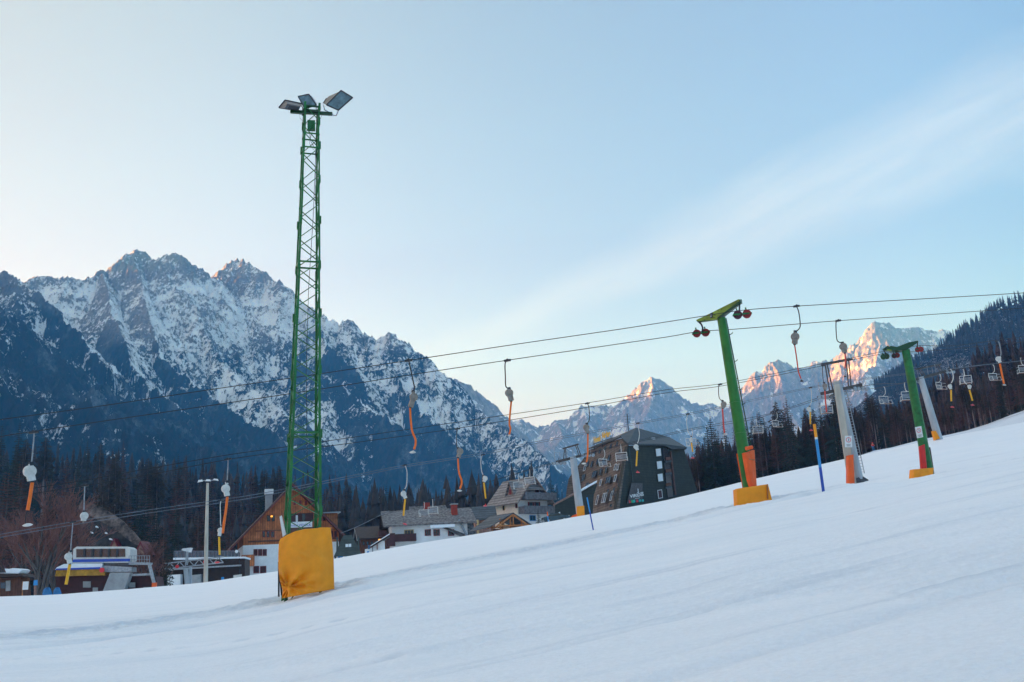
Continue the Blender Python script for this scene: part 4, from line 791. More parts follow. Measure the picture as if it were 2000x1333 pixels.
rope([(-160, 876, 29), (0, 853, 29.5), (62, 843.5, 29.6), (400, 794, 31), (622, 761, 32), (796, 733.5, 33), (988, 704.5, 34), (1200, 673.5, 35.4), (1300, 659, 36), (1370, 647.5, 36.9), (1440, 643, 37.6), (1636, 627, 40), (1800, 616, 41.5), (2000, 602, 43), (2250, 585, 45)], .0145, 'cable', 'second rope from the top, under the left end of the pylon 17 arm', G1)
rope([(-160, 1004, 33), (0, 975, 34.5), (168, 948.5, 36), (300, 926, 37), (445, 898, 38), (560, 882, 40), (700, 864, 43), (893, 837, 46), (1130, 799, 49), (1300, 768, 52), (1405, 755, 54), (1530, 731, 56), (1600, 716, 57), (1725, 691.5, 56), (1750, 689, 56.5), (1840, 684, 59), (2000, 668, 64), (2200, 650, 68)], .017, 'cable', 'lower rope of the second drag lift, over the green wheels of the dark pylon', G1)
rope([(-160, 992, 33), (0, 964, 35), (168, 938, 37), (300, 914, 38), (445, 889, 39), (560, 873, 41), (700, 853, 44), (893, 825, 47), (1146, 787.5, 50), (1300, 762, 53), (1420, 748, 55), (1600, 712, 57.5), (1725, 687, 57), (1792, 676, 56), (1870, 675, 59), (2000, 658, 64), (2200, 640, 68)], .017, 'cable', 'upper rope of the second drag lift, below the near lift ropes', G1)
for dy, dd, lb in ((0, 0, 'upper pale rope of the far drag lift with the yellow bars'), (6, 1.2, 'lower pale rope of the far drag lift with the yellow bars')):
    rope([(-160, 1071 + dy, 44), (0, 1044 + dy, 45), (140, 1020 + dy, 46), (300, 995 + dy, 47), (427, 977 + dy, 48), (522, 962 + dy * .9, 49), (688, 929 + dy * .7, 51), (790, 909 + dy * .6, 52), (942, 885 + dy * .6, 57), (1052, 862 + dy * .6, 60), (1245, 826 + dy * .5, 65), (1343, 808 + dy * .5, 66), (1450, 785 + dy * .5, 66.5), (1583, 756.5 + dy * .4, 67), (1700, 738 + dy * .4, 68), (1855, 720 + dy * .3, 70), (1940, 711, 71), (2100, 694, 73)], .016, 'cable_light' if dy else 'cable_light', lb, G1)
rope([(560, 1056, 118), (700, 1022, 118), (829, 979, 117), (1012, 925, 112), (1092, 903, 100), (1179, 879, 100), (1348, 841, 100), (1477, 818, 100), (1612, 774, 82), (1722, 757, 96), (1788, 743, 105), (1881, 718, 105), (2050, 696, 105)], .022, 'cable', 'left rope of the grey chairlift', G1)
rope([(560, 1050, 120), (700, 1016, 120), (844, 976, 119), (1034, 917, 114), (1148, 886, 100.5), (1212, 869, 101), (1348, 838, 101), (1515, 806, 101), (1681, 756, 82), (1765, 748, 97), (1856, 724, 105), (1938, 713, 106), (2060, 700, 107)], .022, 'cable', 'right rope of the grey chairlift', G1)
rope([(665, 1042, 165), (700, 1028, 165), (760, 998, 165)], .05, 'cable_light', 'overhead wire from the chalet roof to the stone-coloured house')

# ------------------------------------------------------------------ drag-lift hangers
def tbar(D, attach, arm, drum, rd, housing, pole, disc, label, arm_m='dark_metal', drum_m='drum_grey', pole_m='orange_bar', disc_m='white_plastic', pr=None, ar=.022, cord=None, grp='hanging drag-lift bars'):
    A = lambda p, o=0.0: at(p[0], p[1], D + o); k = D / FPX
    root = thing('drag_lift_hanger', A(attach), label, 'drag lift', grp)
    a = A(attach); rdir = Vector((.95, .2, .12)).normalized()
    m = MB(); m.obox(a + Vector((0, 0, -.01)), rdir * .13, Vector((0, .04, 0)), Vector((0, 0, .035))); m.cyl(a - Vector((0, .06, 0)), a + Vector((0, .06, 0)), .05, 10); m.build('grip', M['dark_metal'], root)
    P = [A(p) for p in [attach] + arm]; sm_ = []
    for i in range(len(P) - 1):
        for t in (0, .25, .5, .75):
            p0 = P[max(i - 1, 0)]; p1 = P[i]; p2 = P[i + 1]; p3 = P[min(i + 2, len(P) - 1)]
            sm_.append(0.5 * ((2 * p1) + (p2 - p0) * t + (2 * p0 - 5 * p1 + 4 * p2 - p3) * t * t + (3 * p1 - p0 - 3 * p2 + p3) * t ** 3))
    sm_.append(P[-1]); MB().tube(sm_, ar, 8).build('hanger_arm', M[arm_m], root, smooth=True)
    c = A(drum); r = rd * k; v = (CAM - c).normalized(); v = (v + Vector((.35, 0, 0))).normalized()
    m = MB(); m.tube([c - v * r * .42, c - v * r * .38, c + v * r * .25, c + v * r * .38], [r * .8, r * .97, r, r * .86], 24); m.cyl(c + v * r * .36, c + v * r * .46, r * .28, 12)
    m.build('reel', M[drum_m], root)
    h = A(housing); d = (h - c).normalized(); sd_ = d.cross(v).normalized()
    m = MB(); m.obox(c.lerp(h, .72), sd_ * r * .58, d * (h - c).length * .36, v * r * .4); m.build('reel_housing', M[drum_m], root); MB().obox(P[-1].lerp(c, .25), sd_ * r * .3, d * r * .3, v * r * .3).build('pivot_block', M[drum_m], root)
    m = MB(); m.cyl(h, A(pole[0]), r * .34, 10); m.obox(P[-1], sd_ * r * .34, d * r * .3, v * r * .34); m.build('clamp', M['dark_metal'], root)
    pr = pr or .035; PP = [A(p) for p in pole]; sp = []
    for i in range(len(PP) - 1):
        for t in (0, .2, .4, .6, .8):
            p0 = PP[max(i - 1, 0)]; p1 = PP[i]; p2 = PP[i + 1]; p3 = PP[min(i + 2, len(PP) - 1)]
            sp.append(0.5 * ((2 * p1) + (p2 - p0) * t + (2 * p0 - 5 * p1 + 4 * p2 - p3) * t * t + (3 * p1 - p0 - 3 * p2 + p3) * t ** 3))
    sp.append(PP[-1]); MB().tube(sp, pr, 10).build('pole', M[pole_m], root, smooth=True)
    end = PP[-1]
    if cord: MB().tube([end] + [A(p) for p in cord], .012, 5).build('cord', M['dark_metal'], root); end = A(cord[-1])
    if disc:
        dc = A(disc[:2]); w = disc[2] * k; nn = Vector((disc[3] if len(disc) > 3 else 0.05, -.35, 1)).normalized()
        m = MB(); m.tube([dc - nn * .02, dc, dc + nn * .035], [w * .7, w, w * .55], 20); m.cyl(dc, end.lerp(dc, .4) if (end - dc).length > .02 else dc + nn * .08, .028, 8); m.build('seat_disc', M[disc_m], root)
tbar(31, (798, 704), [(800, 712), (808, 750), (810, 757), (807, 765)], (808, 776), 8.2, (802, 794), [(801, 797), (804, 838), (812, 861), (809, 878)], (806, 884, 6.5), 'orange bar with a white disc hanging just right of the lattice mast, against the massif')
tbar(34, (991, 704), [(986.5, 711), (987, 735), (988, 755), (994, 759)], (994.5, 768), 8.2, (998.5, 782), [(998.5, 785), (995, 825), (997, 838), (994.5, 849)], (995, 851.5, 4), 'dark-armed orange bar hanging against the pale sky in the middle')
tbar(36, (1555.5, 598), [(1560, 610), (1563, 634), (1560.5, 643), (1553.5, 648)], (1553, 658), 8.4, (1552, 671), [(1552, 674), (1556, 700), (1559.5, 726), (1564.5, 740)], (1566, 745, 4), 'dark bar with a thin red pole against the sky right of pylon 17', arm_m='dark_metal', pole_m='red_bar', disc_m='dark_metal', pr=.024)
tbar(40, (1637, 626.5), [(1632.8, 631), (1634, 660), (1637.5, 668), (1645, 670)], (1647, 677.5), 7.6, (1649.5, 688), [(1650.5, 691), (1651.5, 705), (1650.5, 720)], (1650.5, 736, 3), 'blue-armed bar hanging in front of the sunlit peak', pole_m='red_bar', pr=.03, cord=[(1650.5, 734)], disc_m='dark_metal')
tbar(29.6, (66, 844), [(66.6, 848), (65, 870), (61.5, 906)], (58, 921), 12, (61.5, 938), [(63, 943), (58.5, 972), (54, 997)], (54, 1026, 9.5), 'large orange bar with a white reel at the left edge', arm_m='galv', drum_m='white_plastic', pr=.055, cord=[(50, 1008), (49.5, 1022)])
tbar(38, (445, 897), [(445.3, 905), (444.4, 925), (443.5, 941)], (440.8, 955), 8.2, (443.5, 968), [(444, 971), (441.5, 995), (437.5, 1022), (435, 1042)], None, 'orange bar with a white reel beside the tall lamp post', arm_m='galv', drum_m='white_plastic', pr=.05)
tbar(46, (893.5, 837.5), [(892.3, 843), (892, 871), (895, 876)], (898.5, 882), 6.5, (895.5, 892.5), [(894.5, 896), (896.5, 923), (902, 941), (898.5, 955)], (897.6, 959, 5), 'orange bar with a grey reel against the blue forest slope', arm_m='steel_dark', pr=.045)
tbar(50, (1147, 788), [(1150.2, 797), (1151, 820), (1146, 828)], (1145, 835.5), 6.2, (1147.5, 846), [(1148.2, 848), (1148, 880), (1147.5, 892), (1145.5, 903)], (1140.5, 906, 5), 'orange bar hanging left of the yellow hotel sign', pr=.045)
tbar(54, (1406.5, 751), [(1403.4, 757), (1404.6, 777), (1411, 783.5)], (1413.5, 790), 5.6, (1411.5, 797), [(1411.2, 799), (1413, 828), (1415, 846)], (1417, 848.5, 4.2), 'thin red bar hanging just left of pylon 17', pole_m='red_bar', pr=.045)
tbar(57, (1608, 714), [(1606.5, 719), (1607.5, 740), (1609.5, 748)], (1611, 754), 4.8, (1611, 761), [(1611.2, 764), (1612.5, 785), (1614.5, 806)], None, 'red-orange bar hanging at the left end of the near grey pylon arm', pole_m='red_bar', pr=.045)
tbar(62, (1947, 667), [(1951.5, 670), (1955, 688), (1954, 697)], (1949.8, 701.5), 5, (1953, 708), [(1953, 711), (1957, 731), (1961, 750)], (1961.8, 752.5, 3.8), 'orange bar near the right edge in front of the wood', arm_m='galv', drum_m='white_plastic', pr=.06, ar=.03)
tbar(36.5, (166, 948), [(165.4, 956), (164.4, 980), (164, 1000)], (164.5, 1008), 7.5, (163, 1017), [(163, 1018), (162.6, 1021)], None, 'grey-armed hanger in front of the bare brown tree', arm_m='galv', drum_m='white_plastic', pole_m='drum_grey', pr=.03)
YG = dict(arm_m='white_plastic', drum_m='white_plastic', pole_m='yellow_bar', disc_m='red_disc', grp='hanging yellow drag-lift bars')
tbar(52, (790, 909), [(792.6, 913), (795, 924), (794, 948), (789, 957.5)], (788, 965), 5.4, (792, 973), [(791.5, 975), (789.6, 992), (788, 1008)], (791, 1024, 4.5, .5), 'yellow bar with a red seat in front of the stone-coloured roof', pr=.05, cord=[(787, 1012), (789.6, 1022)], **YG)
tbar(57, (943, 888.5), [(941, 892), (939, 903), (940.8, 921), (944.5, 929.5)], (947.4, 935), 4.9, (945, 941), [(945, 943), (947, 960), (948.8, 974)], (947.6, 988.5, 4), 'yellow bar with a red seat left of the white gabled house', pr=.05, cord=[(949.6, 982)], **YG)
tbar(65, (1245.5, 827), [(1247, 836), (1249, 849), (1246.4, 863), (1242.5, 867.5)], (1242.2, 873), 4.8, (1245, 879), [(1244.6, 881), (1243.7, 896), (1242.8, 911)], (1246, 923, 4), 'yellow bar hanging over the dark hotel roof', pr=.055, cord=[(1243.5, 918)], **YG)
tbar(66, (1343, 809), [(1341.2, 822), (1343, 841), (1350, 853)], (1349.7, 859.5), 3.6, (1350.3, 864), [(1350.5, 865.5), (1351.7, 874), (1353, 883)], (1352.8, 895, 4), 'yellow bar hanging at the right corner of the hotel roof', pr=.055, cord=[(1353, 891)], **YG)
tbar(67, (1583, 757), [(1585, 769), (1584.5, 786), (1581, 794)], (1579.7, 799), 4, (1582, 804), [(1582.4, 805.5), (1582.7, 817), (1582.8, 829)], (1584.5, 841, 4), 'yellow bar beside the orange top of the tall marker pole', pr=.055, cord=[(1583.3, 837)], **YG)
tbar(70, (1853.5, 720.5), [(1859, 724.5), (1862, 738), (1857.5, 750)], (1855.2, 755), 4, (1857, 760), [(1857.5, 762), (1857.7, 773), (1858, 784)], (1860, 795.7, 4), 'yellow bar with a curved white arm by the dark wood', pr=.06, cord=[(1858.5, 792)], ar=.035, **YG)
tbar(70.5, (1881, 720), [(1883.5, 730), (1882, 741), (1885, 748), (1890, 751.5)], (1893.5, 755.3), 3.7, (1893.5, 760), [(1893.5, 762), (1896.3, 772), (1899.5, 783)], (1899.5, 791.7, 4), 'yellow bar with a bent white arm crossing a chair', pr=.06, cord=[(1900, 788)], ar=.03, **YG)
tbar(48, (432, 977.5), [(430.2, 987), (430.6, 1010), (430.8, 1024), (433, 1029.5)], (430.2, 1036.5), 5.2, (428.3, 1046.5), [(428, 1049), (428.4, 1066), (429, 1084)], (424.5, 1099, 5), 'yellow bar with a pink seat between the lamp post and the chalet', pr=.05, cord=[(429, 1092), (425, 1097)], **YG)
tbar(46, (142.5, 1020), [(142, 1026), (139, 1060), (138, 1077)], (133.5, 1087.5), 7, (136.5, 1100), [(136.5, 1103), (132.5, 1123), (129, 1142)], None, 'thick yellow bar in front of the white chairlift station', pr=.07, **dict(YG, arm_m='galv'))

# ------------------------------------------------------------------ chairs of the chairlift
def chair_proto():
    root = thing('lift_chair', (0, 0, 0), 'x', 'chairlift chair', 'empty white chairlift chairs'); T = lambda pts, r, nm: MB().tube(pts, r, 6).build(nm, M['white_plastic'], root)
    T([(0, 0, 0), (0.0, -.12, -.1), (0, -.14, -.5), (0, -.05, -.78), (0, .25, -.95)], .035, 'hanger_arm')
    m = MB(); w = .62
    m.tube([(-w, .25, -.98), (w, .25, -.98)], .035, 6); 
    for s_ in (-1, 1):
        m.tube([(s_ * w, .25, -.98), (s_ * w, .30, -1.35), (s_ * w, .22, -1.78), (s_ * w, -.28, -1.86), (s_ * w, -.36, -1.80)], .03, 6)
        m.tube([(s_ * w, .29, -1.42), (s_ * w, -.2, -1.45), (s_ * w, -.26, -1.84)], .024, 6)
    m.tube([(-w, .25, -1.8), (w, .25, -1.8)], .025, 6); m.build('frame', M['white_plastic'], root)
    m = MB()
    for k in range(5): m.box((0, .18 - k * .11, -1.80 - k * .008), (2 * w, .055, .025))
    m.build('seat', M['wood_pink'], root)
    m = MB()
    for k in range(4): m.box((0, .285 - k * .01, -1.25 - k * .12), (2 * w, .022, .06))
    m.build('backrest', M['galv'], root)
    MB().tube([(-w, .28, -1.1), (-w, -.25, -1.15), (w, -.25, -1.15), (w, .28, -1.1)], .02, 6).build('safety_bar', M['galv'], root)
    return root
proto = chair_proto()
CH = [(1012, 926, 118, 1.0, 'chair with its hanger over the left roof slope of the white gabled house'), (1034, 917, 118, 1.0, 'chair hanging across the ridge of the white gabled house'),
      (828, 981, 118, .95, 'left one of two chairs in front of the stone-coloured roof'), (845, 976, 118, .95, 'right one of two chairs in front of the stone-coloured roof, by the chimney'),
      (1179, 879, 100, .95, 'chair in front of the middle of the brown hotel front'), (1212, 868, 101, .95, 'chair at the right corner of the brown hotel front'), (1350, 838, 101, 1.0, 'chair just right of the hotel roof against the trees'),
      (1477, 818, 100, .85, 'chair against the trees just right of pylon 17'), (1515.5, 806, 101, .85, 'chair in front of the tall spruce, right of pylon 17'), (1611, 776, 84, .8, 'chair hanging left of the near grey pylon'),
      (1726, 756, 96, .95, 'chair left of the dark green pylon, low against the wood'), (1767, 748, 97, 1.0, 'chair half hidden behind the dark green pylon'), (1834.5, 731, 101, .9, 'chair right of the farther grey pylon'),
      (1881.5, 719, 103, .95, 'chair behind the bent white arm by the wood'), (1939, 713, 104, .95, 'chair above the pale bare trunk near the right edge'), (1994, 699, 105, .95, 'chair cut by the right edge')]
for i, (px, py, D, s, lb) in enumerate(CH):
    if i == 0: o = proto
    else:
        o = proto.copy(); COL.objects.link(o)
        for ch in proto.children: c = ch.copy(); COL.objects.link(c); c.parent = o
    o.location = at(px, py, D); o.scale = (s, s, s); o.rotation_euler = (0, 0, math.radians(28 + (i * 37 % 30) - 15 + (150 if i % 2 else 0))); o['label'] = lb; o['category'] = 'chairlift chair'; o['group'] = 'empty white chairlift chairs'
# ------------------------------------------------------------------ buildings
UPZ = Vector((0, 0, 1))
class Face:
    """a wall plane; window positions are given as picture rectangles read off the plane"""
    def __init__(s, p0, h, n): s.p = Vector(p0); s.h = Vector(h).normalized(); s.n = Vector(n).normalized(); s.v = s.h.cross(s.n); s.v = -s.v if s.v.z < 0 else s.v
    def pt(s, x, y): return onplane(x, y, s.p, s.n)
    def rect(s, x0, y0, x1, y1):
        xc, yc = (x0 + x1) / 2, (y0 + y1) / 2; c = s.pt(xc, yc)
        w = abs((s.pt(x1, yc) - s.pt(x0, yc)).dot(s.h)); hh = abs((s.pt(xc, y0) - s.pt(xc, y1)).dot(s.v)); return c, w, hh
    def window(s, root, x0, y0, x1, y1, frame='white_paint', pane='dark_pane', shutters=None, bars=1, name='window', proud=0.06, sill=None):
        c, w, hh = s.rect(x0, y0, x1, y1); o = s.n * proud
        f = MB(); t = min(.12, w * .14)
        f.obox(c + s.v * (hh / 2 - t / 2) + o, s.h * w / 2, s.n * .05, s.v * t / 2); f.obox(c - s.v * (hh / 2 - t / 2) + o, s.h * w / 2, s.n * .05, s.v * t / 2)
        for sg in (-1, 1): f.obox(c + s.h * sg * (w / 2 - t / 2) + o, s.h * t / 2, s.n * .05, s.v * (hh / 2 - t))
        for b in range(bars): f.obox(c + s.h * (w * ((b + 1) / (bars + 1) - .5)) + o * .9, s.h * t * .3, s.n * .04, s.v * (hh / 2 - t))
        fr = f.build(name, M[frame], root)
        MB().obox(c + s.n * (proud - .035), s.h * (w / 2 - t * .8), s.n * .02, s.v * (hh / 2 - t * .8)).build('pane', M[pane], fr)
        if shutters:
            for sg in (-1, 1): MB().obox(c + s.h * sg * (w / 2 + w * .22) + o, s.h * w * .2, s.n * .03, s.v * hh * .5).build('shutter', M[shutters], fr)
        if sill: MB().obox(c - s.v * (hh / 2 + .05) + s.n * (proud + .08), s.h * (w / 2 + .1), s.n * .14, s.v * .05).build('sill', M[sill], fr)
        return fr
    def panel(s, root, name, x0, y0, x1, y1, mat, proud=0.05, th=0.05):
        c, w, hh = s.rect(x0, y0, x1, y1); return MB().obox(c + s.n * (proud + th / 2), s.h * w / 2, s.n * th / 2, s.v * hh / 2).build(name, M[mat], root)
    def balcony(s, root, x0, y0, x1, y1, mat, depth=1.2, gap=None):
        c, w, hh = s.rect(x0, y0, x1, y1); m = MB(); b = c - s.v * hh / 2 + s.n * depth / 2
        m.obox(b, s.h * w / 2, s.n * depth / 2, s.v * .08); m.obox(c + s.n * depth, s.h * w / 2, s.n * .04, s.v * hh / 2 * .98)
        for sg in (-1, 1): m.obox(c + s.n * depth / 2 + s.h * sg * (w / 2 - .04), s.h * .04, s.n * depth / 2 * .96, s.v * hh / 2 * .96)
        m.obox(c + s.n * depth + s.v * hh / 2, s.h * w / 2, s.n * .09, s.v * .05); return m.build('balcony', M[mat], root)
def vframe(D, px, py, yaw):
    p = at(px, py, D); c, s_ = math.cos(math.radians(yaw)), math.sin(math.radians(yaw)); return p, Vector((c, s_, 0)), Vector((-s_, c, 0))
def gable_house(root, p, e1, e2, w, l, wall_h, ridge_h, wall_mat, gable_mat, roof_mat, over=.9, rake=.8, along='e2', th=.28, hip=0.0, down=3.0, roof_under='wood_dark', half_hip=0.0, split_h=None, upper_mat=None):
    """box with pitched roof, origin at front-left-bottom corner"""
    P = lambda a, b, z: p + e1 * a + e2 * b + UPZ * z
    wb = MB(); h1 = split_h if split_h else wall_h
    wb.hull2([P(0, 0, -down), P(w, 0, -down), P(w, l, -down), P(0, l, -down)], [P(0, 0, h1), P(w, 0, h1), P(w, l, h1), P(0, l, h1)]); wb.build('wall', M[wall_mat], root, fix=True)
    g = MB()
    if along == 'e2':
        for b0, b1 in ((0, .25), (l - .25, l)): g.ext([P(0, b0, h1), P(w, b0, h1), P(w, b0, wall_h), P(w / 2, b0, ridge_h - .1), P(0, b0, wall_h)], e2 * (b1 - b0))
        if split_h: g.ext([P(.02, .2, h1), P(.3, .2, h1), P(.3, .2, wall_h), P(.02, .2, wall_h)], e2 * (l - .4)); g.ext([P(w - .3, .2, h1), P(w - .02, .2, h1), P(w - .02, .2, wall_h), P(w - .3, .2, wall_h)], e2 * (l - .4))
    else:
        for a0, a1 in ((0, .25), (w - .25, w)): g.ext([P(a0, 0, h1), P(a0, l, h1), P(a0, l, wall_h), P(a0, l / 2, ridge_h - .1), P(a0, 0, wall_h)], e1 * (a1 - a0))
    g.build('gable', M[gable_mat], root, fix=True)
    rf = MB(); H = w if along == 'e2' else l; Ln = l if along == 'e2' else w
    sl = (ridge_h - wall_h) / (H / 2); ez = wall_h - sl * over
    Q = (lambda a, b, z: P(a, b, z)) if along == 'e2' else (lambda a, b, z: P(b, a, z))
    hb = half_hip
    for sg in (-1, 1):
        ea = H / 2 + sg * (H / 2 + over); 
        q = [Q(ea, -rake, ez), Q(H / 2, -rake + hip, ridge_h), Q(H / 2, Ln + rake - hip, ridge_h), Q(ea, Ln + rake, ez)]
        rf.ext(q, UPZ * th)
    if hip:
        rf.ext([Q(-over, -rake, ez), Q(H + over, -rake, ez), Q(H / 2, -rake + hip, ridge_h)], UPZ * th); rf.ext([Q(-over, Ln + rake, ez), Q(H + over, Ln + rake, ez), Q(H / 2, Ln + rake - hip, ridge_h)], UPZ * th)
    if hb:   # clipped gable: small sloping end
        zc = ridge_h - sl * hb; rf.ext([Q(H / 2 - hb, -rake - .05, zc - .05), Q(H / 2 + hb, -rake - .05, zc - .05), Q(H / 2, -rake + hb * 1.1, ridge_h + .02)], UPZ * (th + .02))
    ro = rf.build('roof', M[roof_mat], root, fix=True)
    sf = MB()
    for sg in (-1, 1):
        ea = H / 2 + sg * (H / 2 + over)
        for bb in (-rake - .03, Ln + rake - .09): sf.ext([Q(ea, bb, ez - .12), Q(H / 2, bb + (hip if bb < 0 else -hip), ridge_h - .12), Q(H / 2, bb + (hip if bb < 0 else -hip), ridge_h + .02), Q(ea, bb, ez + .02)], (e2 if along == 'e2' else e1) * .12)
    sf.build('fascia', M[roof_under], root, fix=True)
    return P, ro
def chimney(parent, base, w, h, mat, cap='concrete'):
    c = MB().box(base + UPZ * h / 2, (w, w, h), .3).build('chimney', M[mat], parent); return c
def cap(parent, base, w, h, t, mat): MB().box(base + UPZ * (h + t / 2), (w * 1.15, w * 1.15, t), .3).build('chimney_cap', M[mat], parent)

# --- wooden chalet hotel behind the yellow pad
D = 175; p, e1, e2 = vframe(D, 474, 1128, 20)
root = thing('chalet', p, 'large orange-wood chalet with a wide gable and white ground floor behind the lattice mast', 'chalet')
F = Face(p, e1, -e2); wpx = F.rect(474, 1100, 662, 1100)[1]
zE = (F.pt(480, 1041) - p).z; zR = (F.pt(568, 957) - p).z + .2; hs_ = (F.pt(520, 1064) - p).z
P_, ro = gable_house(root, p, e1, e2, wpx, 15, zE - .6, zR + .5, 'plaster', 'wood_orange', 'roof_brown', over=2.4, rake=2.2, split_h=hs_, roof_under='red_shutter', th=.35)
F2 = Face(p - e2 * .02, e1, -e2)
for x0, x1 in ((572, 579), (583, 590), (594, 601)): F2.window(root, x0, 977, x1, 988, 'wood_beam', 'red_shutter', bars=0)
for x0, x1 in ((521, 528), (530.5, 537)): F2.window(root, x0, 1007, x1, 1019, 'wood_brown', 'dark_pane', bars=0)
w_ = F2.window(root, 528.6, 1007.5, 532.5, 1010.5, 'lit_window', 'lit_window', bars=0, name='lamp', proud=.12); w_['label'] = 'small lit lamp above the window'
for x0, x1 in ((512.5, 518), (520.5, 526.5), (529, 536)): F2.window(root, x0, 1038, x1, 1050, 'red_shutter', 'dark_pane', bars=0)
for x0, x1 in ((623, 628.5), (630, 636.5)): F2.window(root, x0, 1007, x1, 1018, 'red_shutter', 'dark_pane', bars=0)
for x0, x1 in ((645, 650.5), (652.5, 658)): F2.window(root, x0, 1037, x1, 1050, 'red_shutter', 'cabin_red', bars=0)
for x0, x1 in ((495, 503), (504, 512), (513, 521)): F2.window(root, x0, 1073, x1, 1086, 'red_shutter', 'cabin_red', bars=0)
for x0, x1 in ((495, 506), (508, 520)): F2.window(root, x0, 1106, x1, 1120, 'red_shutter', 'cabin_red', bars=0)
F2.panel(root, 'recess', 563, 1003, 612, 1021, 'cabin_red', .03, .05)
F2.panel(root, 'door', 577.5, 1007, 581.5, 1020, 'white_paint', .10, .04); F2.panel(root, 'door', 590, 1004, 596, 1020, 'dark_pane', .10, .04)
F2.balcony(root, 560, 1032, 614, 1048, 'wood_brown', 1.1)
bn = F2.panel(root, 'banner', 560.5, 1020.5, 608, 1031.5, 'white_paint', 1.25, .03)
c, w, hh = F2.rect(566, 1025, 606, 1029.5); text_fit('hotel VIDOLK', c - F2.h * w / 2 - F2.v * hh / 2 + F2.n * 1.30, F2.h, F2.v, w, hh * 1.1, 0.0, .01).build('lettering', M['sign_blue'], bn)
c, w, hh = F2.rect(569, 1021.8, 580, 1023.6); text_fit('* * *', c - F2.h * w / 2 - F2.v * hh / 2 + F2.n * 1.30, F2.h, F2.v, w, hh, 0.0, .01).build('lettering', M['sign_blue'], bn)
F2.panel(root, 'trim_board', 486, 1053.5, 662, 1056.5, 'wood_brown', .05, .1); F2.panel(root, 'trim_board', 500, 1034.5, 640, 1036, 'wood_brown', .05, .08)
FL = Face(p, e2, -e1)
F2.balcony(root, 470, 1086, 495, 1106, 'wood_orange', 2.5)
chimney(ro, P_(wpx * .30, 7, zR - 5.2), 1.3, 5.0, 'concrete'); cap(ro, P_(wpx * .30, 7, zR - 5.2), 1.4, 5.0, .9, 'white_paint')
m = MB(); q = P_(wpx * .93, 6.5, zE + 1.9); m.box(q, (3.6, 3.6, 3.0), math.radians(20)); m.build('dormer', M['wood_orange'], ro); MB().box(q + UPZ * 1.6, (4.6, 4.6, .22), math.radians(20)).build('dormer_roof', M['galv'], ro)
m = MB(); m.ext([P_(-1.5, -2.6, 3.2), P_(-7.4, -2.6, -2.2), P_(-7.4, 1.6, -2.2), P_(-1.5, 1.6, 3.2)], UPZ * .3); m.build('porch_roof', M['slate_dark'], root, fix=True)
MB().ext([P_(-1.6, -2.0, 3.0), P_(-6.6, -2.0, -1.4), P_(-6.6, -2.0, -2.4), P_(-1.6, -2.0, -2.4)], e2 * 3.4).build('porch', M['wood_orange'], root, fix=True)

# --- stone-roofed house in the middle
D = 172; p, e1, e2 = vframe(D, 767, 1066, 12)
root = thing('house', p, 'white house with a big speckled grey roof, red chimneys and a dark red balcony', 'house')
F = Face(p, e1, -e2); w = F.rect(767, 1045, 914, 1045)[1]; zE = (F.pt(800, 1030) - p).z; zR = zE + 3.1
P_, ro = gable_house(root, p, e1, e2, w, 10.5, zE + .6, zR, 'plaster', 'wood_brown', 'shingle_grey', over=1.0, rake=1.6, along='e1', th=.3)
F2 = Face(p - e2 * .02, e1, -e2)
m = MB(); m.ext([P_(w - 5.5, -.3, zE + .1), P_(w + 2.4, -1.5, -1.2), P_(w + 2.4, 4.5, -1.2), P_(w + .6, 5.2, zR - .1), P_(w - 4.0, 5.2, zR - .1)], -e2 * .3); m.build('roof_end', M['shingle_grey'], root, fix=True)
F2.window(root, 789.5, 1035, 808, 1046.5, 'warm_frame', 'dark_pane', bars=2)
for x0, x1 in ((829.5, 841.5), (846.5, 859), (875, 887)): F2.window(root, x0, 1034.5, x1, 1047, 'red_shutter', 'dark_pane', bars=1)
F2.balcony(root, 762, 1044.5, 812, 1057.5, 'cabin_red', 1.2)
F2.panel(root, 'snow_ledge', 839, 1026, 886.5, 1031.5, 'snow_roof', .5, .9)
chimney(ro, P_(w * .86, 2.6, zE + 1.0), 1.0, 2.8, 'brick_red'); MB().box(P_(w * .86, 2.6, zE + 3.9), (1.3, 1.3, .18), .3).build('chimney_cap', M['concrete'], ro)
chimney(ro, P_(w * .52, 6.5, zR - 1.4), 1.0, 3.0, 'brick_red')
MB().tube([P_(w * .885, -.2, zE + .9), P_(w + .6, -.9, -.9)], .22, 6).build('downpipe', M['galv'], root)
m = MB(); m.ext([P_(3.6, 9.8, zR - 1.4), P_(12.0, 9.8, zR - 1.4), P_(11.3, 12.8, zR + 1.3), P_(4.3, 12.8, zR + 1.3)], UPZ * .25); m.build('rear_roof', M['shingle_grey'], root, fix=True)
m = MB(); m.box(P_(-.4, -1, zE - 2.1), (1.5, 1.2, 2.2), .2); m.box(P_(-1.6, 2, zE - .8), (1.4, 3, 1.0), .2); m.build('side_gallery', M['cabin_red'], root)
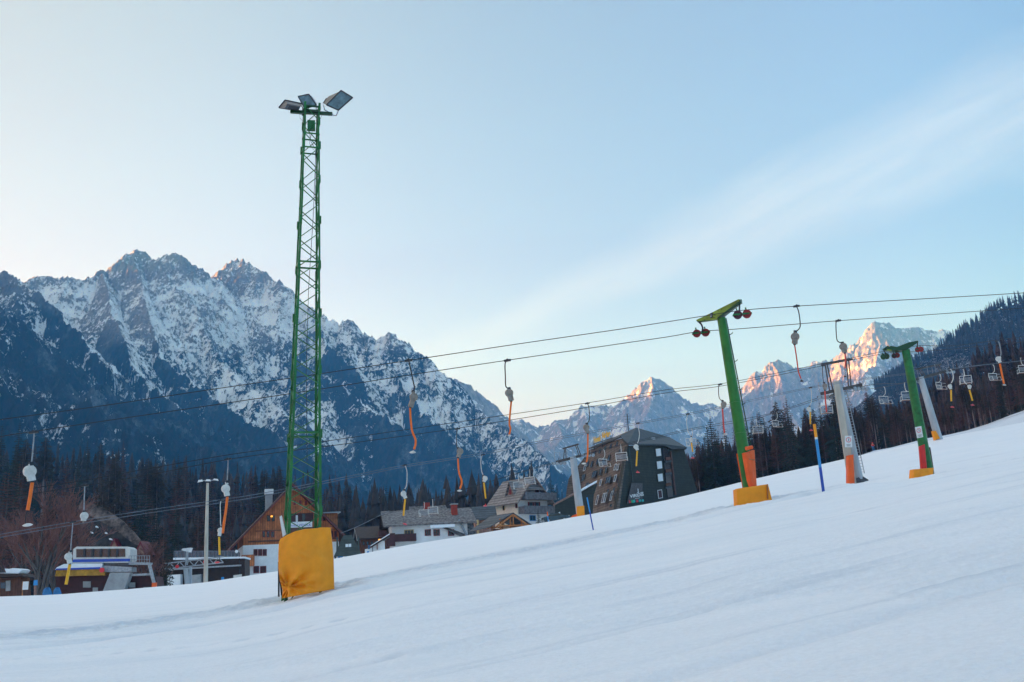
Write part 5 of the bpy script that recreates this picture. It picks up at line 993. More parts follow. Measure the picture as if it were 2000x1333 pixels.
# its low white annex with a slanting snow-edged roof
D = 160; p, e1, e2 = vframe(D, 713, 1092, 8)
root = thing('annex', p, 'low white annex with a slanting snow-edged roof left of the stone-roofed house', 'outbuilding')
F = Face(p, e1, -e2); P = lambda a, b, z: p + e1 * a + e2 * b + UPZ * z; s_ = D / FPX
MB().ext([P(0, 0, -2), P(38 * s_, 0, -2), P(38 * s_, 0, 32 * s_), P(33 * s_, 0, 32 * s_), P(10 * s_, 0, 19 * s_), P(0, 0, 18 * s_)], e2 * 4).build('wall', M['plaster'], root, fix=True)
MB().ext([P(12 * s_, -.6, 20 * s_), P(48 * s_, -.6, 40 * s_), P(48 * s_, -.6, 43 * s_), P(11 * s_, -.6, 22.5 * s_)], e2 * 5).build('roof', M['wood_dark'], root, fix=True)
MB().ext([P(11 * s_, -.65, 22.6 * s_), P(48 * s_, -.65, 43.2 * s_), P(48 * s_, -.65, 45 * s_), P(11 * s_, -.65, 24 * s_)], e2 * 5.1).build('snow_edge', M['snow_roof'], root, fix=True)
F2 = Face(p - e2 * .02, e1, -e2); F2.window(root, 719, 1066, 722.5, 1073, 'blue_light', 'blue_pane', bars=0); F2.panel(root, 'door', 717, 1077, 721, 1088, 'blue_light'); F2.panel(root, 'post', 735.5, 1060, 738, 1074, 'wood_pink', .2, .2); F2.panel(root, 'post', 727, 1063, 728.5, 1082, 'wood_grey', .05, .1)

# --- dark wooden house between chalet and stone-roofed house
D = 178; p, e1, e2 = vframe(D, 706, 1086, 14); root = thing('house', p, 'dark brown wooden house squeezed left of the white annex', 'house')
P_, ro = gable_house(root, p, e1, e2, 5.6, 9, 3.2, 5.2, 'wood_brown', 'wood_brown', 'wood_dark', over=.9, rake=.8, along='e1', roof_under='snow_roof')
F2 = Face(p - e2 * .02, e1, -e2); F2.window(root, 738, 1050, 745, 1058, 'wood_dark', 'lit_window', bars=0)
for x0 in (708, 716, 724): F2.window(root, x0, 1058, x0 + 4, 1065, 'wood_dark', 'blue_pane', bars=0)
# --- small green hut roof with skylights, right of the yellow pad
D = 140; p, e1, e2 = vframe(D, 657, 1100, 10); root = thing('hut', p, 'small hut with a steep green-grey hipped roof and two skylights beside the yellow pad', 'hut')
P = lambda a, b, z: p + e1 * a + e2 * b + UPZ * z; s_ = D / FPX; W = 44 * s_
P_, ro = gable_house(root, p, e1, e2, W, 4.5, 17 * s_, 51 * s_, 'plaster', 'roof_green', 'roof_green', over=.35, rake=.3, along='e1', hip=1.35, th=.14)
sl_ = (51 - 17) * s_ / 2.25
for a in (W * .40, W * .53):
    MB().ext([P(a, .62, 17 * s_ + .62 * sl_ + .20), P(a + .38, .62, 17 * s_ + .62 * sl_ + .20), P(a + .38, .98, 17 * s_ + .98 * sl_ + .20), P(a, .98, 17 * s_ + .98 * sl_ + .20)], UPZ * .05).build('skylight', M['pale_pane'], ro, fix=True)
F2 = Face(p - e2 * .02, e1, -e2)
for x0 in (660, 674, 688): F2.window(root, x0, 1087, x0 + 10, 1096, 'blue_light', 'dark_pane', bars=1)
# --- brown barn with a dark slate roof
D = 205; p, e1, e2 = vframe(D, 930, 1052, 6); root = thing('barn', p, 'brown boarded barn with a dark slate roof left of the white gabled house', 'barn'); s_ = D / FPX
P_, ro = gable_house(root, p, e1, e2, 38 * s_, 7, 37 * s_, 60 * s_, 'wood_pink', 'wood_brown', 'slate_dark', over=.5, rake=.5, along='e1')
F2 = Face(p - e2 * .02, e1, -e2); F2.panel(root, 'post', 931, 1016, 935, 1046, 'warm_frame', .4, .3)
# --- white gabled house with two grey balconies
D = 210; p, e1, e2 = vframe(D, 1013, 1036, 42); root = thing('house', p, 'white gabled house with two grey wooden balconies left of the hotel', 'house')
F = Face(p, e1, -e2); FLs = Face(p, e2, -e1)
w = F.rect(1014, 1000, 1071, 1000)[1]; l = FLs.rect(967, 1000, 1013, 1000)[1]; zE = (F.pt(1014, 976) - p).z; zR = zE + 4.7
P_, ro = gable_house(root, p, e1, e2, w, l, zE + .2, zR, 'plaster_warm', 'plaster', 'shingle_slate', over=1.2, rake=1.5, th=.3, half_hip=2.6, roof_under='wood_pink')
F2 = Face(p - e2 * .02, e1, -e2); FL2 = Face(p - e1 * .02, e2, -e1)
F2.panel(root, 'render', 1014, 978, 1070.5, 1034, 'plaster', .0, .03)
F2.balcony(root, 1017, 964.5, 1078, 977, 'wood_grey', 1.6); F2.balcony(root, 1013, 990.5, 1083, 1004, 'wood_grey', 1.9)
F2.window(root, 1045, 952.5, 1052, 964, 'red_shutter', 'cabin_red', bars=0); F2.window(root, 1033, 954, 1044, 964, 'white_paint', 'pale_pane', bars=1)
F2.window(root, 1033.5, 981, 1040, 990.5, 'wood_grey', 'blue_pane', shutters='red_shutter', bars=1); F2.window(root, 1046, 981, 1052, 990.5, 'wood_grey', 'blue_pane', shutters='red_shutter', bars=1)
F2.window(root, 1034, 1007, 1046, 1018, 'blue_light', 'blue_pane', bars=1)
FL2.window(root, 982, 986, 986, 997.5, 'warm_frame', 'dark_pane', bars=0); FL2.window(root, 1007, 982, 1011, 993, 'red_shutter', 'cabin_red', bars=0); FL2.window(root, 983.5, 1012.5, 986.5, 1016, 'wood_brown', 'dark_pane', bars=0)
q = P_(0.9, l * .38, zE + 1.1); dm = MB().ext([q - e2 * 1.15, q + e2 * 1.15, q + UPZ * 2.6], e1 * 2.6).build('dormer', M['wood_pink'], ro, fix=True); MB().obox(q - e1 * .04 + UPZ * .8, e2 * .33, e1 * .04, UPZ * .6).build('dormer_window', M['red_shutter'], ro)
MB().ext([q - e2 * 1.5 - UPZ * .2 - e1 * .4, q + UPZ * 3.0 - e1 * .4, q + UPZ * 3.2 - e1 * .4, q - e2 * 1.7 - UPZ * .1 - e1 * .4], e1 * 3.2).build('dormer_roof', M['shingle_slate'], ro, fix=True)
MB().ext([q + e2 * 1.5 - UPZ * .2 - e1 * .4, q + UPZ * 3.0 - e1 * .4, q + UPZ * 3.2 - e1 * .4, q + e2 * 1.7 - UPZ * .1 - e1 * .4], e1 * 3.2).build('dormer_roof', M['shingle_slate'], ro, fix=True)
# --- open timber shelter
D = 165; p, e1, e2 = vframe(D, 975, 1046, 24); root = thing('shelter', p, 'open orange-timber shelter with a snowy slate roof below the white gabled house', 'shelter'); s_ = D / FPX
P = lambda a, b, z: p + e1 * a + e2 * b + UPZ * z; W = 62 * s_
m = MB()
for a in (.3, W * .40, W * .78):
    for b in (0, 3.6): m.box(P(a, b, 1.0), (.22, .22, 3.6), .4)
m.build('post', M['wood_beam'], root)
m = MB(); 
for b in (-.4, 3.8): m.bar(P(-.6, b, 1.4), P(W * .47, b, 3.35), .28); m.bar(P(W * .47, b, 3.35), P(W + .2, b, 1.2), .28); m.bar(P(0, b, 1.55), P(W, b, 1.55), .22); m.bar(P(W * .47, b, 1.5), P(W * .47, b, 3.2), .18)
m.build('beam', M['wood_beam'], root)
rr = MB().ext([P(-1.8, -.6, 1.35), P(W * .47, -.6, 3.55), P(W * .47 - 1.5, 6, 3.55), P(-3.2, 6, 1.0)], UPZ * .15).ext([P(W * .47, -.6, 3.55), P(W + .8, -.6, 1.2), P(W + .8, 6, 1.2), P(W * .47 - 1.5, 6, 3.55)], UPZ * .15).build('roof', M['slate_dark'], root, fix=True)
MB().ext([P(W * .05, 1.5, 2.25), P(W * .22, 1.5, 3.0), P(W * .25, 5, 3.1), P(W * .05, 5, 2.2)], UPZ * .22).build('snow_patch', M['snow_roof'], rr, fix=True)
m = MB().obox(P(W * .45, 3.7, .6), e1 * W * .42, e2 * .08, UPZ * .7).build('back_panel', M['wood_brown'], root)

# --- dark hotel with inward-leaning shingled walls
def hotel():
    root = thing('hotel', at(1204, 1000, 205), 'big dark hotel with leaning shingled walls and yellow rooftop lettering', 'hotel')
    A = at(1203.5, 996, 200); At = at(1226, 871, 203.5)            # near corner, bottom and eave
    n1 = Vector((-.80, -.60, .0))
    B = at(1126, 1008, 243); npf = (A - B).cross(At - A).normalized(); Bt = onplane(1149.5, 880, A, npf)
    Ct = onplane(1212, 857, A, npf)                                       # where the brown wall's top meets the roof
    C = at(1364, 966, 226); nps = (C - A).cross(At - A).normalized(); Et = onplane(1336, 878, A, nps); Mt = onplane(1312.5, 879.5, A, nps); Nt = onplane(1295, 871.5, A, nps)
    R1 = at(1243, 838.5, 222); R2 = at(1308, 857, 236)
    lift = Vector((0, 0, -3))
    # brown front
    MB().ext([B + lift, A + lift, A, At, Ct, Bt, B], Vector((.5, 1.0, 0))).build('front_wall', M['hotel_brown'], root, fix=True)
    MB().ext([A + lift, C + lift, C, Et, Mt, Nt, At, A], Vector((-.5, 1.2, 0))).build('side_wall', M['hotel_green'], root, fix=True)
    bk = [Bt + Vector((14, 14, 0)), Et + Vector((-2, 18, 0))]
    rf = MB(); t = UPZ * .35
    rf.ext([Bt - Vector((.5, .8, 0)), Ct - Vector((.2, .9, 0)), R1, at(1187, 868, 262)], t)
    rf.ext([Ct - Vector((0, .9, 0)), At - Vector((0, .9, 0)), Nt - Vector((0, .9, 0)), R2, R1], t)
    rf.ext([Nt - Vector((0, .9, 0)), Mt - Vector((0, .9, 0)), Et + Vector((.5, -.9, 0)), R2], t)
    rf.ext([R1, R2, Et + Vector((.5, 0, 0)), bk[1], bk[0]], t)
    ro = rf.build('roof', M['hotel_roof'], root, fix=True)
    # core closing the volume
    MB().hull2([B + Vector((1, 1, -3)), A + Vector((-.3, 1.2, -3)), C + Vector((-1, 1.5, -3)), C + Vector((-6, 22, -3)), B + Vector((16, 14, -3))], [Bt + Vector((1.5, 1.5, -1.5)), At + Vector((-.5, 2.5, -2)), Et + Vector((-1.5, 2.5, -2)), Et + Vector((-5, 17, -4)), Bt + Vector((14, 12, -4))]).build('core', M['hotel_green'], root, fix=True)
    nf = (A - B).cross(Bt - B).normalized(); nf = -nf if nf.dot(CAM - A) < 0 else nf
    FB = Face(A + nf * .02, (A - B), nf); FB.h = (FB.h - FB.n * FB.h.dot(FB.n)).normalized(); FB.v = (Bt - B).normalized(); FB.v = (FB.v - FB.h * FB.v.dot(FB.h)).normalized()
    def gw(x, y, w_, h_, fr='hotel_roof', pa='dark_pane', bars=0): FB.window(root, x - w_ / 2, y - h_ / 2, x + w_ / 2, y + h_ / 2, fr, pa, bars=bars, proud=.10)
    Z = lambda x, y: (1060 + x / 5.797, 800 + y / 5.797)
    for x, y in ((585, 500), (648, 475), (710, 440), (775, 417), (842, 390), (875, 478)): X_, Y_ = Z(x, y); gw(X_, Y_, 3, 8.5)
    for x, y in ((510, 620), (557, 620), (620, 598), (690, 580), (752, 548)): X_, Y_ = Z(x, y); gw(X_, Y_, 3, 11)
    X_, Y_ = Z(840, 655); gw(X_ - 2.6, Y_, 3.2, 11.5, 'pale_pane', 'dark_pane'); gw(X_ + 2.6, Y_, 3.2, 11.5, 'pale_pane', 'dark_pane'); X_, Y_ = Z(480, 665); gw(X_, Y_, 4, 10, 'pale_pane', 'dark_pane')
    for x, y, w_ in ((462, 775, 6), (585, 735, 7), (655, 710, 3.2), (720, 690, 3.2), (745, 800, 9), (505, 870, 6), (660, 830, 3), (825, 780, 4), (880, 745, 0)):
        if w_: X_, Y_ = Z(x, y); gw(X_, Y_, w_, 12.5, 'hotel_roof' if x not in (825, 660) else 'pale_pane', 'dark_pane', 1 if w_ > 5 else 0)
    for x, y in ((620, 1025), (688, 1005), (712, 1000), (782, 980)): X_, Y_ = Z(x, y); gw(X_, Y_, 3.2, 18, 'pale_pane', 'dark_pane')
    X_, Y_ = Z(735, 950); gw(X_, Y_, 3.5, 15); X_, Y_ = Z(805, 930); gw(X_, Y_, 3.5, 15); X_, Y_ = Z(775, 1090); gw(X_, Y_, 3.5, 6)
    FS = Face(A, (C - A), (C - A).cross(UPZ).normalized() if (C - A).cross(UPZ).dot(CAM - A) > 0 else -(C - A).cross(UPZ).normalized())
    FS.p = A.lerp(At, .5); FS.p = Vector((A.x, A.y, A.z)) + FS.n * .05
    # the side wall is a plane through A, C and the eave
    n2 = (C - A).cross(At - A).normalized(); n2 = -n2 if n2.dot(CAM - A) < 0 else n2
    FS = Face(A + n2 * .02, (C - A), n2); FS.h = (C - A).normalized(); FS.v = FS.n.cross(FS.h); FS.v = -FS.v if FS.v.z < 0 else FS.v
    for k, (x, y) in enumerate(((1295, 488), (1307, 630), (1317, 773))): X_, Y_ = Z(x, y); FS.window(root, X_ - 4.6, Y_ - 7.3, X_ + 4.6, Y_ + 7.3, 'pale_pane', 'pale_pane', bars=0, proud=.35)
    FS.panel(root, 'stair_recess', 1297, 874, 1308, 972, 'dark_pane', .15, .1)
    for y in (557, 695, 850): X_, Y_ = Z(1408, y); FS.panel(root, 'stair_landing', X_ - 6, Y_ + 4, X_ + 6, Y_ + 8, 'hotel_roof', .3, .2); FS.panel(root, 'stair_railing', X_ - 5, Y_ - 3, X_ + 6, Y_ + 3, 'wood_brown', .32, .05)
    FS.panel(root, 'corner_trim', 1310.5, 882, 1313, 968, 'roof_brown', .3, .2); FS.panel(root, 'drainpipe', 1229.5, 874, 1230.5, 942, 'roof_green', .3, .1)
    FS.window(root, 1283.5, 957, 1292, 974, 'pale_pane', 'cabin_red', bars=0, name='door', proud=.2)
    # faded painted panel with the name
    q = [onplane(x, y, FS.p, FS.n) + FS.n * .3 for x, y in ((1222, 984), (1252, 979), (1252, 944), (1230.5, 944))]
    pn = MB().ext(q, FS.n * .08).build('sign_panel', M['steel_dark'], root, fix=True)
    def put(s, x0, y0, x1, y1, mat, par=pn, b=.02):
        c, w, hh = FS.rect(x0, y0, x1, y1); return text_fit(s, c - FS.h * w / 2 - FS.v * hh / 2 + FS.n * .45, FS.h, FS.v, w, hh, 0, b).build('lettering', M[mat], par)
    put('VIRIDIS', 1226.5, 964.8, 1254, 971.2, 'white_paint', b=.03); put('hotel', 1237, 972.8, 1246, 974.4, 'white_paint')
    m = MB(); 
    for (x0, y0, x1, y1) in ((1241, 961.8, 1245, 962.9), (1247.5, 961.8, 1253, 962.9), (1242.6, 955, 1243.7, 963.5)): c, w, hh = FS.rect(x0, y0, x1, y1); m.obox(c + FS.n * .42, FS.h * w / 2, FS.n * .02, FS.v * hh / 2)
    m.build('emblem', M['pale_pane'], pn)
    for s, x, mat in (('b', 1225, 'sign_red'), ('i', 1229.5, 'sign_green'), ('s', 1233, 'sign_teal'), ('a', 1239, 'sign_red'), ('n', 1244.5, 'sign_teal'), ('e', 1250, 'sign_teal')): put(s, x, 977.3 - (x - 1225) * .06, x + 4.2, 983 - (x - 1225) * .1, mat, b=.04)
    # yellow rooftop letters on a frame along the eave
    s0 = at(1160, 867.5, 238); s1 = at(1193.5, 856.5, 222); ex = (s1 - s0).normalized(); fr = MB()
    fr.bar(s0 - ex, s1 + ex, .15, .15); fr.bar(s1 + ex + UPZ * .1, s1 + ex * 2.4 - UPZ * 1.2, .08); fr.bar(s1 + ex * .8 + UPZ * 1.9, s1 + ex * 2.4 - UPZ * 1.0, .06)
    for f in (0, .5, 1): fr.bar(s0.lerp(s1, f) - UPZ * 1.6, s0.lerp(s1, f) + UPZ * .6, .12)
    sg = fr.build('rooftop_sign', M['dark_metal'], root); L_ = (s1 - s0).length
    text_fit('Hotel', s0 + UPZ * .15, ex, UPZ, L_ * .42, 1.5, 0, .08).build('lettering', M['sign_yellow'], sg); text_fit('Alpina', s0 + ex * L_ * .48 + UPZ * .15, ex, UPZ, L_ * .52, 1.9, 0, .08).build('lettering', M['sign_yellow'], sg)
    m = MB(); q = at(1228, 846, 226); m.cyl(q - UPZ, q + UPZ * 4.6, .10, 8); 
    for k, hh in enumerate((4.0, 3.3, 2.6)): m.bar(q + UPZ * hh - Vector((.9 - .2 * k, 0, 0)), q + UPZ * hh + Vector((.9 - .2 * k, 0, 0)), .06)
    m.build('antenna', M['dark_metal'], ro)
    MB().box(at(1275, 861, 222), (1.1, 1.1, 1.4)).build('roof_vent', M['galv'], ro); MB().box(at(1234, 848.5, 218), (1.6, .6, .3)).build('skylight', M['pale_pane'], ro)
    return A, B
hA, hB = hotel()
# low wing and porch roof of the hotel
root = thing('wing', at(1100, 1012, 185), 'low dark wing with a long slanting snow-edged roof left of the hotel front', 'building')
q = [(1087, 1010, 178), (1192, 999, 190), (1166, 941, 188), (1140, 955, 185), (1107, 974, 181), (1087, 985, 178)]
MB().ext([at(1084, 1022, 178), at(1157, 1010, 188), at(1160, 967, 188), at(1167, 945, 188), at(1124, 966, 183), at(1084, 987, 178)], Vector((.3, 8, 0))).build('wall', M['hotel_green'], root, fix=True)
MB().ext([at(1080, 988, 177), at(1124, 965.5, 182.5), at(1166, 943, 187.5), at(1166, 940, 187.5), at(1124, 961, 182.5), at(1080, 985.5, 177)], Vector((.5, 9, .5))).build('roof', M['wood_pink'], root, fix=True)
MB().ext([at(1133, 961, 183.3), at(1166, 942.5, 187.3), at(1166, 938.5, 187.3), at(1140, 952.5, 184.3), at(1134, 957, 183.3)], Vector((.3, 5, .3))).build('snow_ledge', M['snow_roof'], root, fix=True)
MB().ext([at(1091, 1006, 177.6), at(1094, 1004, 177.6), at(1094, 1000, 177.6), at(1091, 1001, 177.6)], Vector((0, -.1, 0))).build('window', M['pale_pane'], root, fix=True)
root = thing('hotel_annex', at(1112, 985, 262), 'brown shingled end block with a curved edge behind the grey pylon, left of the hotel', 'building')
MB().ext([at(1103, 990, 258), at(1150, 990, 255), at(1150, 880, 255), at(1137, 900, 256), at(1117, 925, 257), at(1111, 935, 257.5), at(1107, 955, 258)], Vector((4, 12, 0))).build('wall', M['hotel_brown'], root, fix=True)

# --- white chairlift station
D = 120; s_ = D / FPX
A = lambda x, y, o=0: at(x, y, D + o)
root = thing('lift_station', A(180, 1160), 'white chairlift station with a blue band and dark windows on sloping concrete legs', 'lift station')
def slabpx(root, name, pts, mat, off=0, dep=3.0, y=0): return MB().ext([A(x, yy, off) for x, yy in pts], Vector((-dep * .15, dep, 0))).build(name, M[mat], root, fix=True)
slabpx(root, 'body', [(142, 1100.5), (250, 1099.5), (254.5, 1091), (254.5, 1072), (249, 1068), (150, 1068), (143, 1073)], 'white_plastic', 0, 3.4)
slabpx(root, 'window_band', [(149, 1089), (244.5, 1088), (244.5, 1072), (149, 1073)], 'dark_pane', -.06, .1)
m = MB()
for k in range(1, 6): x = 149 + 95.5 * k / 6; m.obox(A(x, 1080.5, -.12), Vector((.13, 0, 0)), Vector((0, .05, 0)), Vector((0, 0, .5)))
m.build('mullion', M['dark_metal'], root)
slabpx(root, 'blue_band', [(141, 1098.7), (253, 1096.8), (254, 1091.5), (143, 1093)], 'blue_paint', -.06, .2)
slabpx(root, 'lower_canopy', [(107, 1113.5), (198, 1111), (200, 1101), (142, 1101), (125, 1102), (111, 1108.5)], 'snow_roof', -.5, 4)
slabpx(root, 'canopy_band', [(107.5, 1113.8), (196, 1111.5), (196, 1108), (110, 1111)], 'blue_paint', -.55, .2)
slabpx(root, 'amber_fascia', [(107, 1126), (205, 1124), (205, 1118), (196, 1112), (110, 1114)], 'amber_fascia', -.3, 4)
slabpx(root, 'head_beam', [(198, 1118), (257, 1117), (257, 1108), (200, 1105)], 'galv', -.2, 2.5); slabpx(root, 'machine_frame', [(205, 1106), (252, 1105), (252, 1100), (203, 1100.5)], 'steel_dark', 0, 2)
slabpx(root, 'concrete_leg', [(198, 1162), (240, 1160), (254, 1119), (215, 1119)], 'concrete', -.3, 1.6)
slabpx(root, 'cabin', [(112, 1168), (200, 1166), (212, 1124), (108, 1125)], 'cabin_red', 1.0, 4); slabpx(root, 'cabin', [(238, 1162), (310, 1158), (304, 1126), (250, 1126)], 'cabin_red', 1.5, 4)
for x0, y0, x1, y1 in ((162, 1136, 177, 1148), (181, 1148, 191, 1157), (252, 1138, 264, 1148), (280, 1147, 300, 1152)): slabpx(root, 'window', [(x0, y1), (x1, y1), (x1, y0), (x0, y0)], 'concrete', .9, .1)
slabpx(root, 'service_bridge', [(250, 1103.5), (292, 1103), (293, 1099), (252, 1098.5)], 'galv', 0, 1.5)
m = MB()
for x in range(252, 294, 5): m.bar(A(x, 1100), A(x, 1086), .05)
m.bar(A(252, 1086), A(293, 1086), .06); m.bar(A(252, 1093), A(293, 1093), .05); m.build('railing', M['galv'], root)
m = MB(); m.bar(A(291, 1100, -.1), A(304, 1152, -.1), .38, .3); m.bar(A(250, 1124, .3), A(293, 1122, .3), .25); m.build('strut', M['galv'], root); MB().box(A(301.5, 1146, -.6), (.5, .4, .9)).build('orange_pad', M['mat_orange'], root)
m = MB(); m.cyl(A(199, 1114, -1.3), A(199, 1114, -.6), .30, 16); m.build('end_disc', M['sign_red'], root)
# --- drag-lift drive station
D = 132
root = thing('drive_station', A(365, 1150), 'grey lattice drive station of the drag lift with red discs, left of the lamp post', 'lift station')
m = MB(); a, b = A(322, 1112), A(436, 1099)
for z in (0, .75): m.bar(a + UPZ * z, b + UPZ * z, .16)
for k in range(12): m.bar(a.lerp(b, k / 12) + UPZ * .75 * (k % 2), a.lerp(b, (k + 1) / 12) + UPZ * .75 * ((k + 1) % 2), .10)
m.build('truss', M['galv'], root)
MB().hull2([A(361, 1145, -.6), A(370, 1145, -.6), A(370, 1145, .3), A(361, 1145, .3)], [A(358, 1110, -.6), A(368, 1110, -.6), A(368, 1110, .3), A(358, 1110, .3)]).build('column', M['galv_pole'], root, fix=True)
MB().box(A(372, 1130), (.3, .3, 3)).build('column', M['galv_pole'], root)
m = MB(); 
for x, y in ((346, 1107), (400, 1098)): m.cyl(A(x, y, -.4), A(x, y, -.1), .24, 14)
m.build('red_disc', M['sign_red'], root)
MB().ext([A(354, 1075), A(369, 1079), A(372, 1070), (A(356, 1072))], Vector((0, 1, 0))).build('motor_cover', M['white_paint'], root, fix=True); MB().bar(A(366, 1078), A(364, 1104), .3).build('motor_post', M['galv'], root)
MB().box(A(343, 1092, 2), (.1, .1, .1)).build('bolt', M['galv'], root)
# --- long low flat building
D = 150; root = thing('flat_building', A(400, 1100), 'long low building with a pale blue railing on its snowy flat roof', 'building')
slabpx(root, 'wall', [(338, 1150), (478, 1140), (478, 1092), (338, 1095)], 'wood_dark', 0, 6); slabpx(root, 'roof', [(338, 1094), (478, 1091), (478, 1087.5), (338, 1090)], 'snow_roof', -.3, 7)
slabpx(root, 'parapet', [(340, 1090), (466, 1087), (466, 1076.5), (340, 1077)], 'blue_pane', 1.5, .1)
m = MB()
for x in range(340, 470, 7): m.bar(A(x, 1090, 1.4), A(x, 1076.6, 1.4), .07)
m.bar(A(340, 1077, 1.4), A(466, 1076.5, 1.4), .1); m.build('railing', M['cable_light'], root)
slabpx(root, 'container', [(325, 1145), (352, 1143), (352, 1122), (325, 1124)], 'plaster', -2, 3); slabpx(root, 'container', [(371, 1143), (392, 1141), (392, 1122), (371, 1124)], 'concrete', -1.5, 3)
m = slabpx(root, 'side_panel', [(432, 1128), (437, 1127.5), (437, 1140), (432, 1141)], 'blue_light', -2, .3); slabpx(root, 'side_panel', [(456, 1124), (472, 1122), (470, 1134), (456, 1136)], 'white_plastic', -2, .3)
slabpx(root, 'awning', [(330, 1114), (470, 1106), (470, 1103), (330, 1111)], 'galv', -1.0, 2)
# --- dark-roofed house with two small gables behind the station
D = 205; root = thing('house', A(200, 1120), 'dark mossy-roofed house with two small timber gables behind the lift station', 'house')
slabpx(root, 'wall', [(150, 1130), (282, 1120), (276, 1068), (150, 1070)], 'wood_dark', 1.0, 8)
MB().ext([A(284, 1072), A(258, 1052), A(235, 1030), A(205, 1010), A(172, 988), A(160, 985), A(140, 1015), A(112, 1060), A(105, 1082)], Vector((-2, 6, 1))).build('roof', M['roof_moss'], root, fix=True)
slabpx(root, 'ridge_moss', [(152, 994), (160, 976), (180, 984), (200, 992), (222, 1006), (240, 1018), (262, 1040), (286, 1070), (262, 1063), (236, 1044), (206, 1024), (176, 1008)], 'moss_light', -.6, .5)
for x, y, w_ in ((222, 1070, 14), (274, 1083, 20)):
    MB().ext([A(x - w_ / 2, y, -2), A(x + w_ / 2, y, -2), A(x, y - w_ * 1.05, -2)], Vector((0, 4, 0))).build('gable', M['wood_pink'], root, fix=True)
    MB().ext([A(x - w_ * .62, y, -2.3), A(x, y - w_ * 1.3, -2.3), A(x, y - w_ * 1.05, -2.3), A(x - w_ * .48, y, -2.3)], Vector((0, 5, 0))).ext([A(x + w_ * .62, y, -2.3), A(x, y - w_ * 1.3, -2.3), A(x, y - w_ * 1.05, -2.3), A(x + w_ * .48, y, -2.3)], Vector((0, 5, 0))).build('gable_roof', M['red_shutter'], root, fix=True)
for x, y, w_ in ((217, 1054, 6), (208, 1042, 5), (180, 1041, 5), (190, 1030, 5)): MB().ext([A(x - w_ / 2, y + 1, -.2), A(x + w_ / 2, y + 2, -.2), A(x + w_ / 2, y, -.2), A(x, y - 1.5, -.2), A(x - w_ / 2, y - 1, -.2)], Vector((0, -.3, .1))).build('snow_patch', M['snow_roof'], root, fix=True)
# --- snow-roofed hut at the left edge and things in front of it
D = 115; root = thing('hut', A(10, 1160), 'hut with a lump of snow on its roof at the left edge', 'hut')
slabpx(root, 'wall', [(-30, 1172), (44, 1168), (40, 1128), (-30, 1130)], 'wood_brown', 1, 3); slabpx(root, 'roof', [(-30, 1129), (46, 1126), (40, 1121), (-10, 1120), (-30, 1122)], 'wood_dark', -.4, 4)
ys2 = [(-30, 1124), (4, 1125), (30, 1125), (38, 1119), (42, 1113), (36, 1111), (25, 1110), (16, 1112), (9, 1111), (6, 1114), (13, 1119), (0, 1122), (-30, 1120)]
slabpx(root, 'snow_cap', ys2[:9] + [(12, 1119), (-30, 1120)], 'snow_roof', -.2, 3)
slabpx(root, 'window', [(1, 1150), (10, 1150), (10, 1138), (1, 1138)], 'blue_pane', .9, .1); slabpx(root, 'side_panel', [(11, 1155), (20, 1154), (20, 1134), (11, 1135)], 'concrete', .9, .1)
D = 108; root = thing('notice_board', A(49, 1160), 'white notice board on a post beside the left-edge hut', 'notice board'); slabpx(root, 'panel', [(43.5, 1152.5), (54.5, 1152), (55.5, 1136), (45, 1136.5)], 'white_paint', 0, .1); MB().bar(A(44.5, 1136, .1), A(43.5, 1166, .1), .08).build('post', M['wood_beam'], root)
root = thing('sign_post', A(69, 1160), 'blue sign on a pink-banded post left of the bare tree', 'sign'); slabpx(root, 'panel', [(65, 1144), (73, 1143.5), (73, 1133), (66, 1134)], 'blue_light', 0, .1); MB().bar(A(69, 1144, .1), A(69, 1166, .1), .22).build('post', M['wood_pink'], root)
for x0, x1, lb in ((82, 102, 'larger bright blue tarpaulin heap under the bare tree'), (103, 120, 'smaller blue tarpaulin heap between the bare tree and the station')):
    root = thing('tarpaulin', A((x0 + x1) / 2, 1165), lb, 'tarpaulin'); n = 12; c = A((x0 + x1) / 2, 1166); R_ = (x1 - x0) / 2 * D / FPX; V = []; Fc = []
    for i in range(6):
        for j in range(n): a = 2 * math.pi * j / n; rr_ = R_ * math.cos(i / 5 * math.pi / 2) ** .6 * (1 + .15 * math.sin(3 * a + i)); V.append(c + Vector((rr_ * math.cos(a), rr_ * math.sin(a) * .6, -.6 + 1.5 * math.sin(i / 5 * math.pi / 2) * (1 + .1 * math.sin(2 * a)))))
    for i in range(5):
        for j in range(n): Fc.append((i * n + j, i * n + (j + 1) % n, (i + 1) * n + (j + 1) % n, (i + 1) * n + j))
    mm = MB(); mm.add(V, Fc); mm.build('cover', M['tarp'], root, smooth=False)

# --- lamp post with three heads
D = 110; root = thing('lamp_post', A(402, 1140), 'tall grey lamp post with three white floodlight heads beside the orange drag-lift bar', 'lamp post')
MB().tube([A(401.5, 1146), A(403, 1060), A(405.5, 944)], [.26, .22, .15], 12).build('pole', M['cream_pole'], root); MB().bar(A(389, 939.5), A(423, 938), .09).build('cross_arm', M['galv'], root)
for x, y, sx in ((391, 939, -1), (406.5, 938.5, 0), (421.5, 938, 1)): MB().hull2([A(x - 5.5, y + 1.8 - sx * 2.2, -.3), A(x + 5.5, y + 1.8 - sx * -0.0, -.3), A(x + 5.5, y + 1.8, .3), A(x - 5.5, y + 1.8 - sx * 2.2, .3)], [A(x - 3.5, y - 2 - sx, -.2), A(x + 4, y - 2, -.2), A(x + 4, y - 2, .2), A(x - 3.5, y - 2 - sx, .2)]).build('lamp_head', M['white_paint'], root, fix=True)
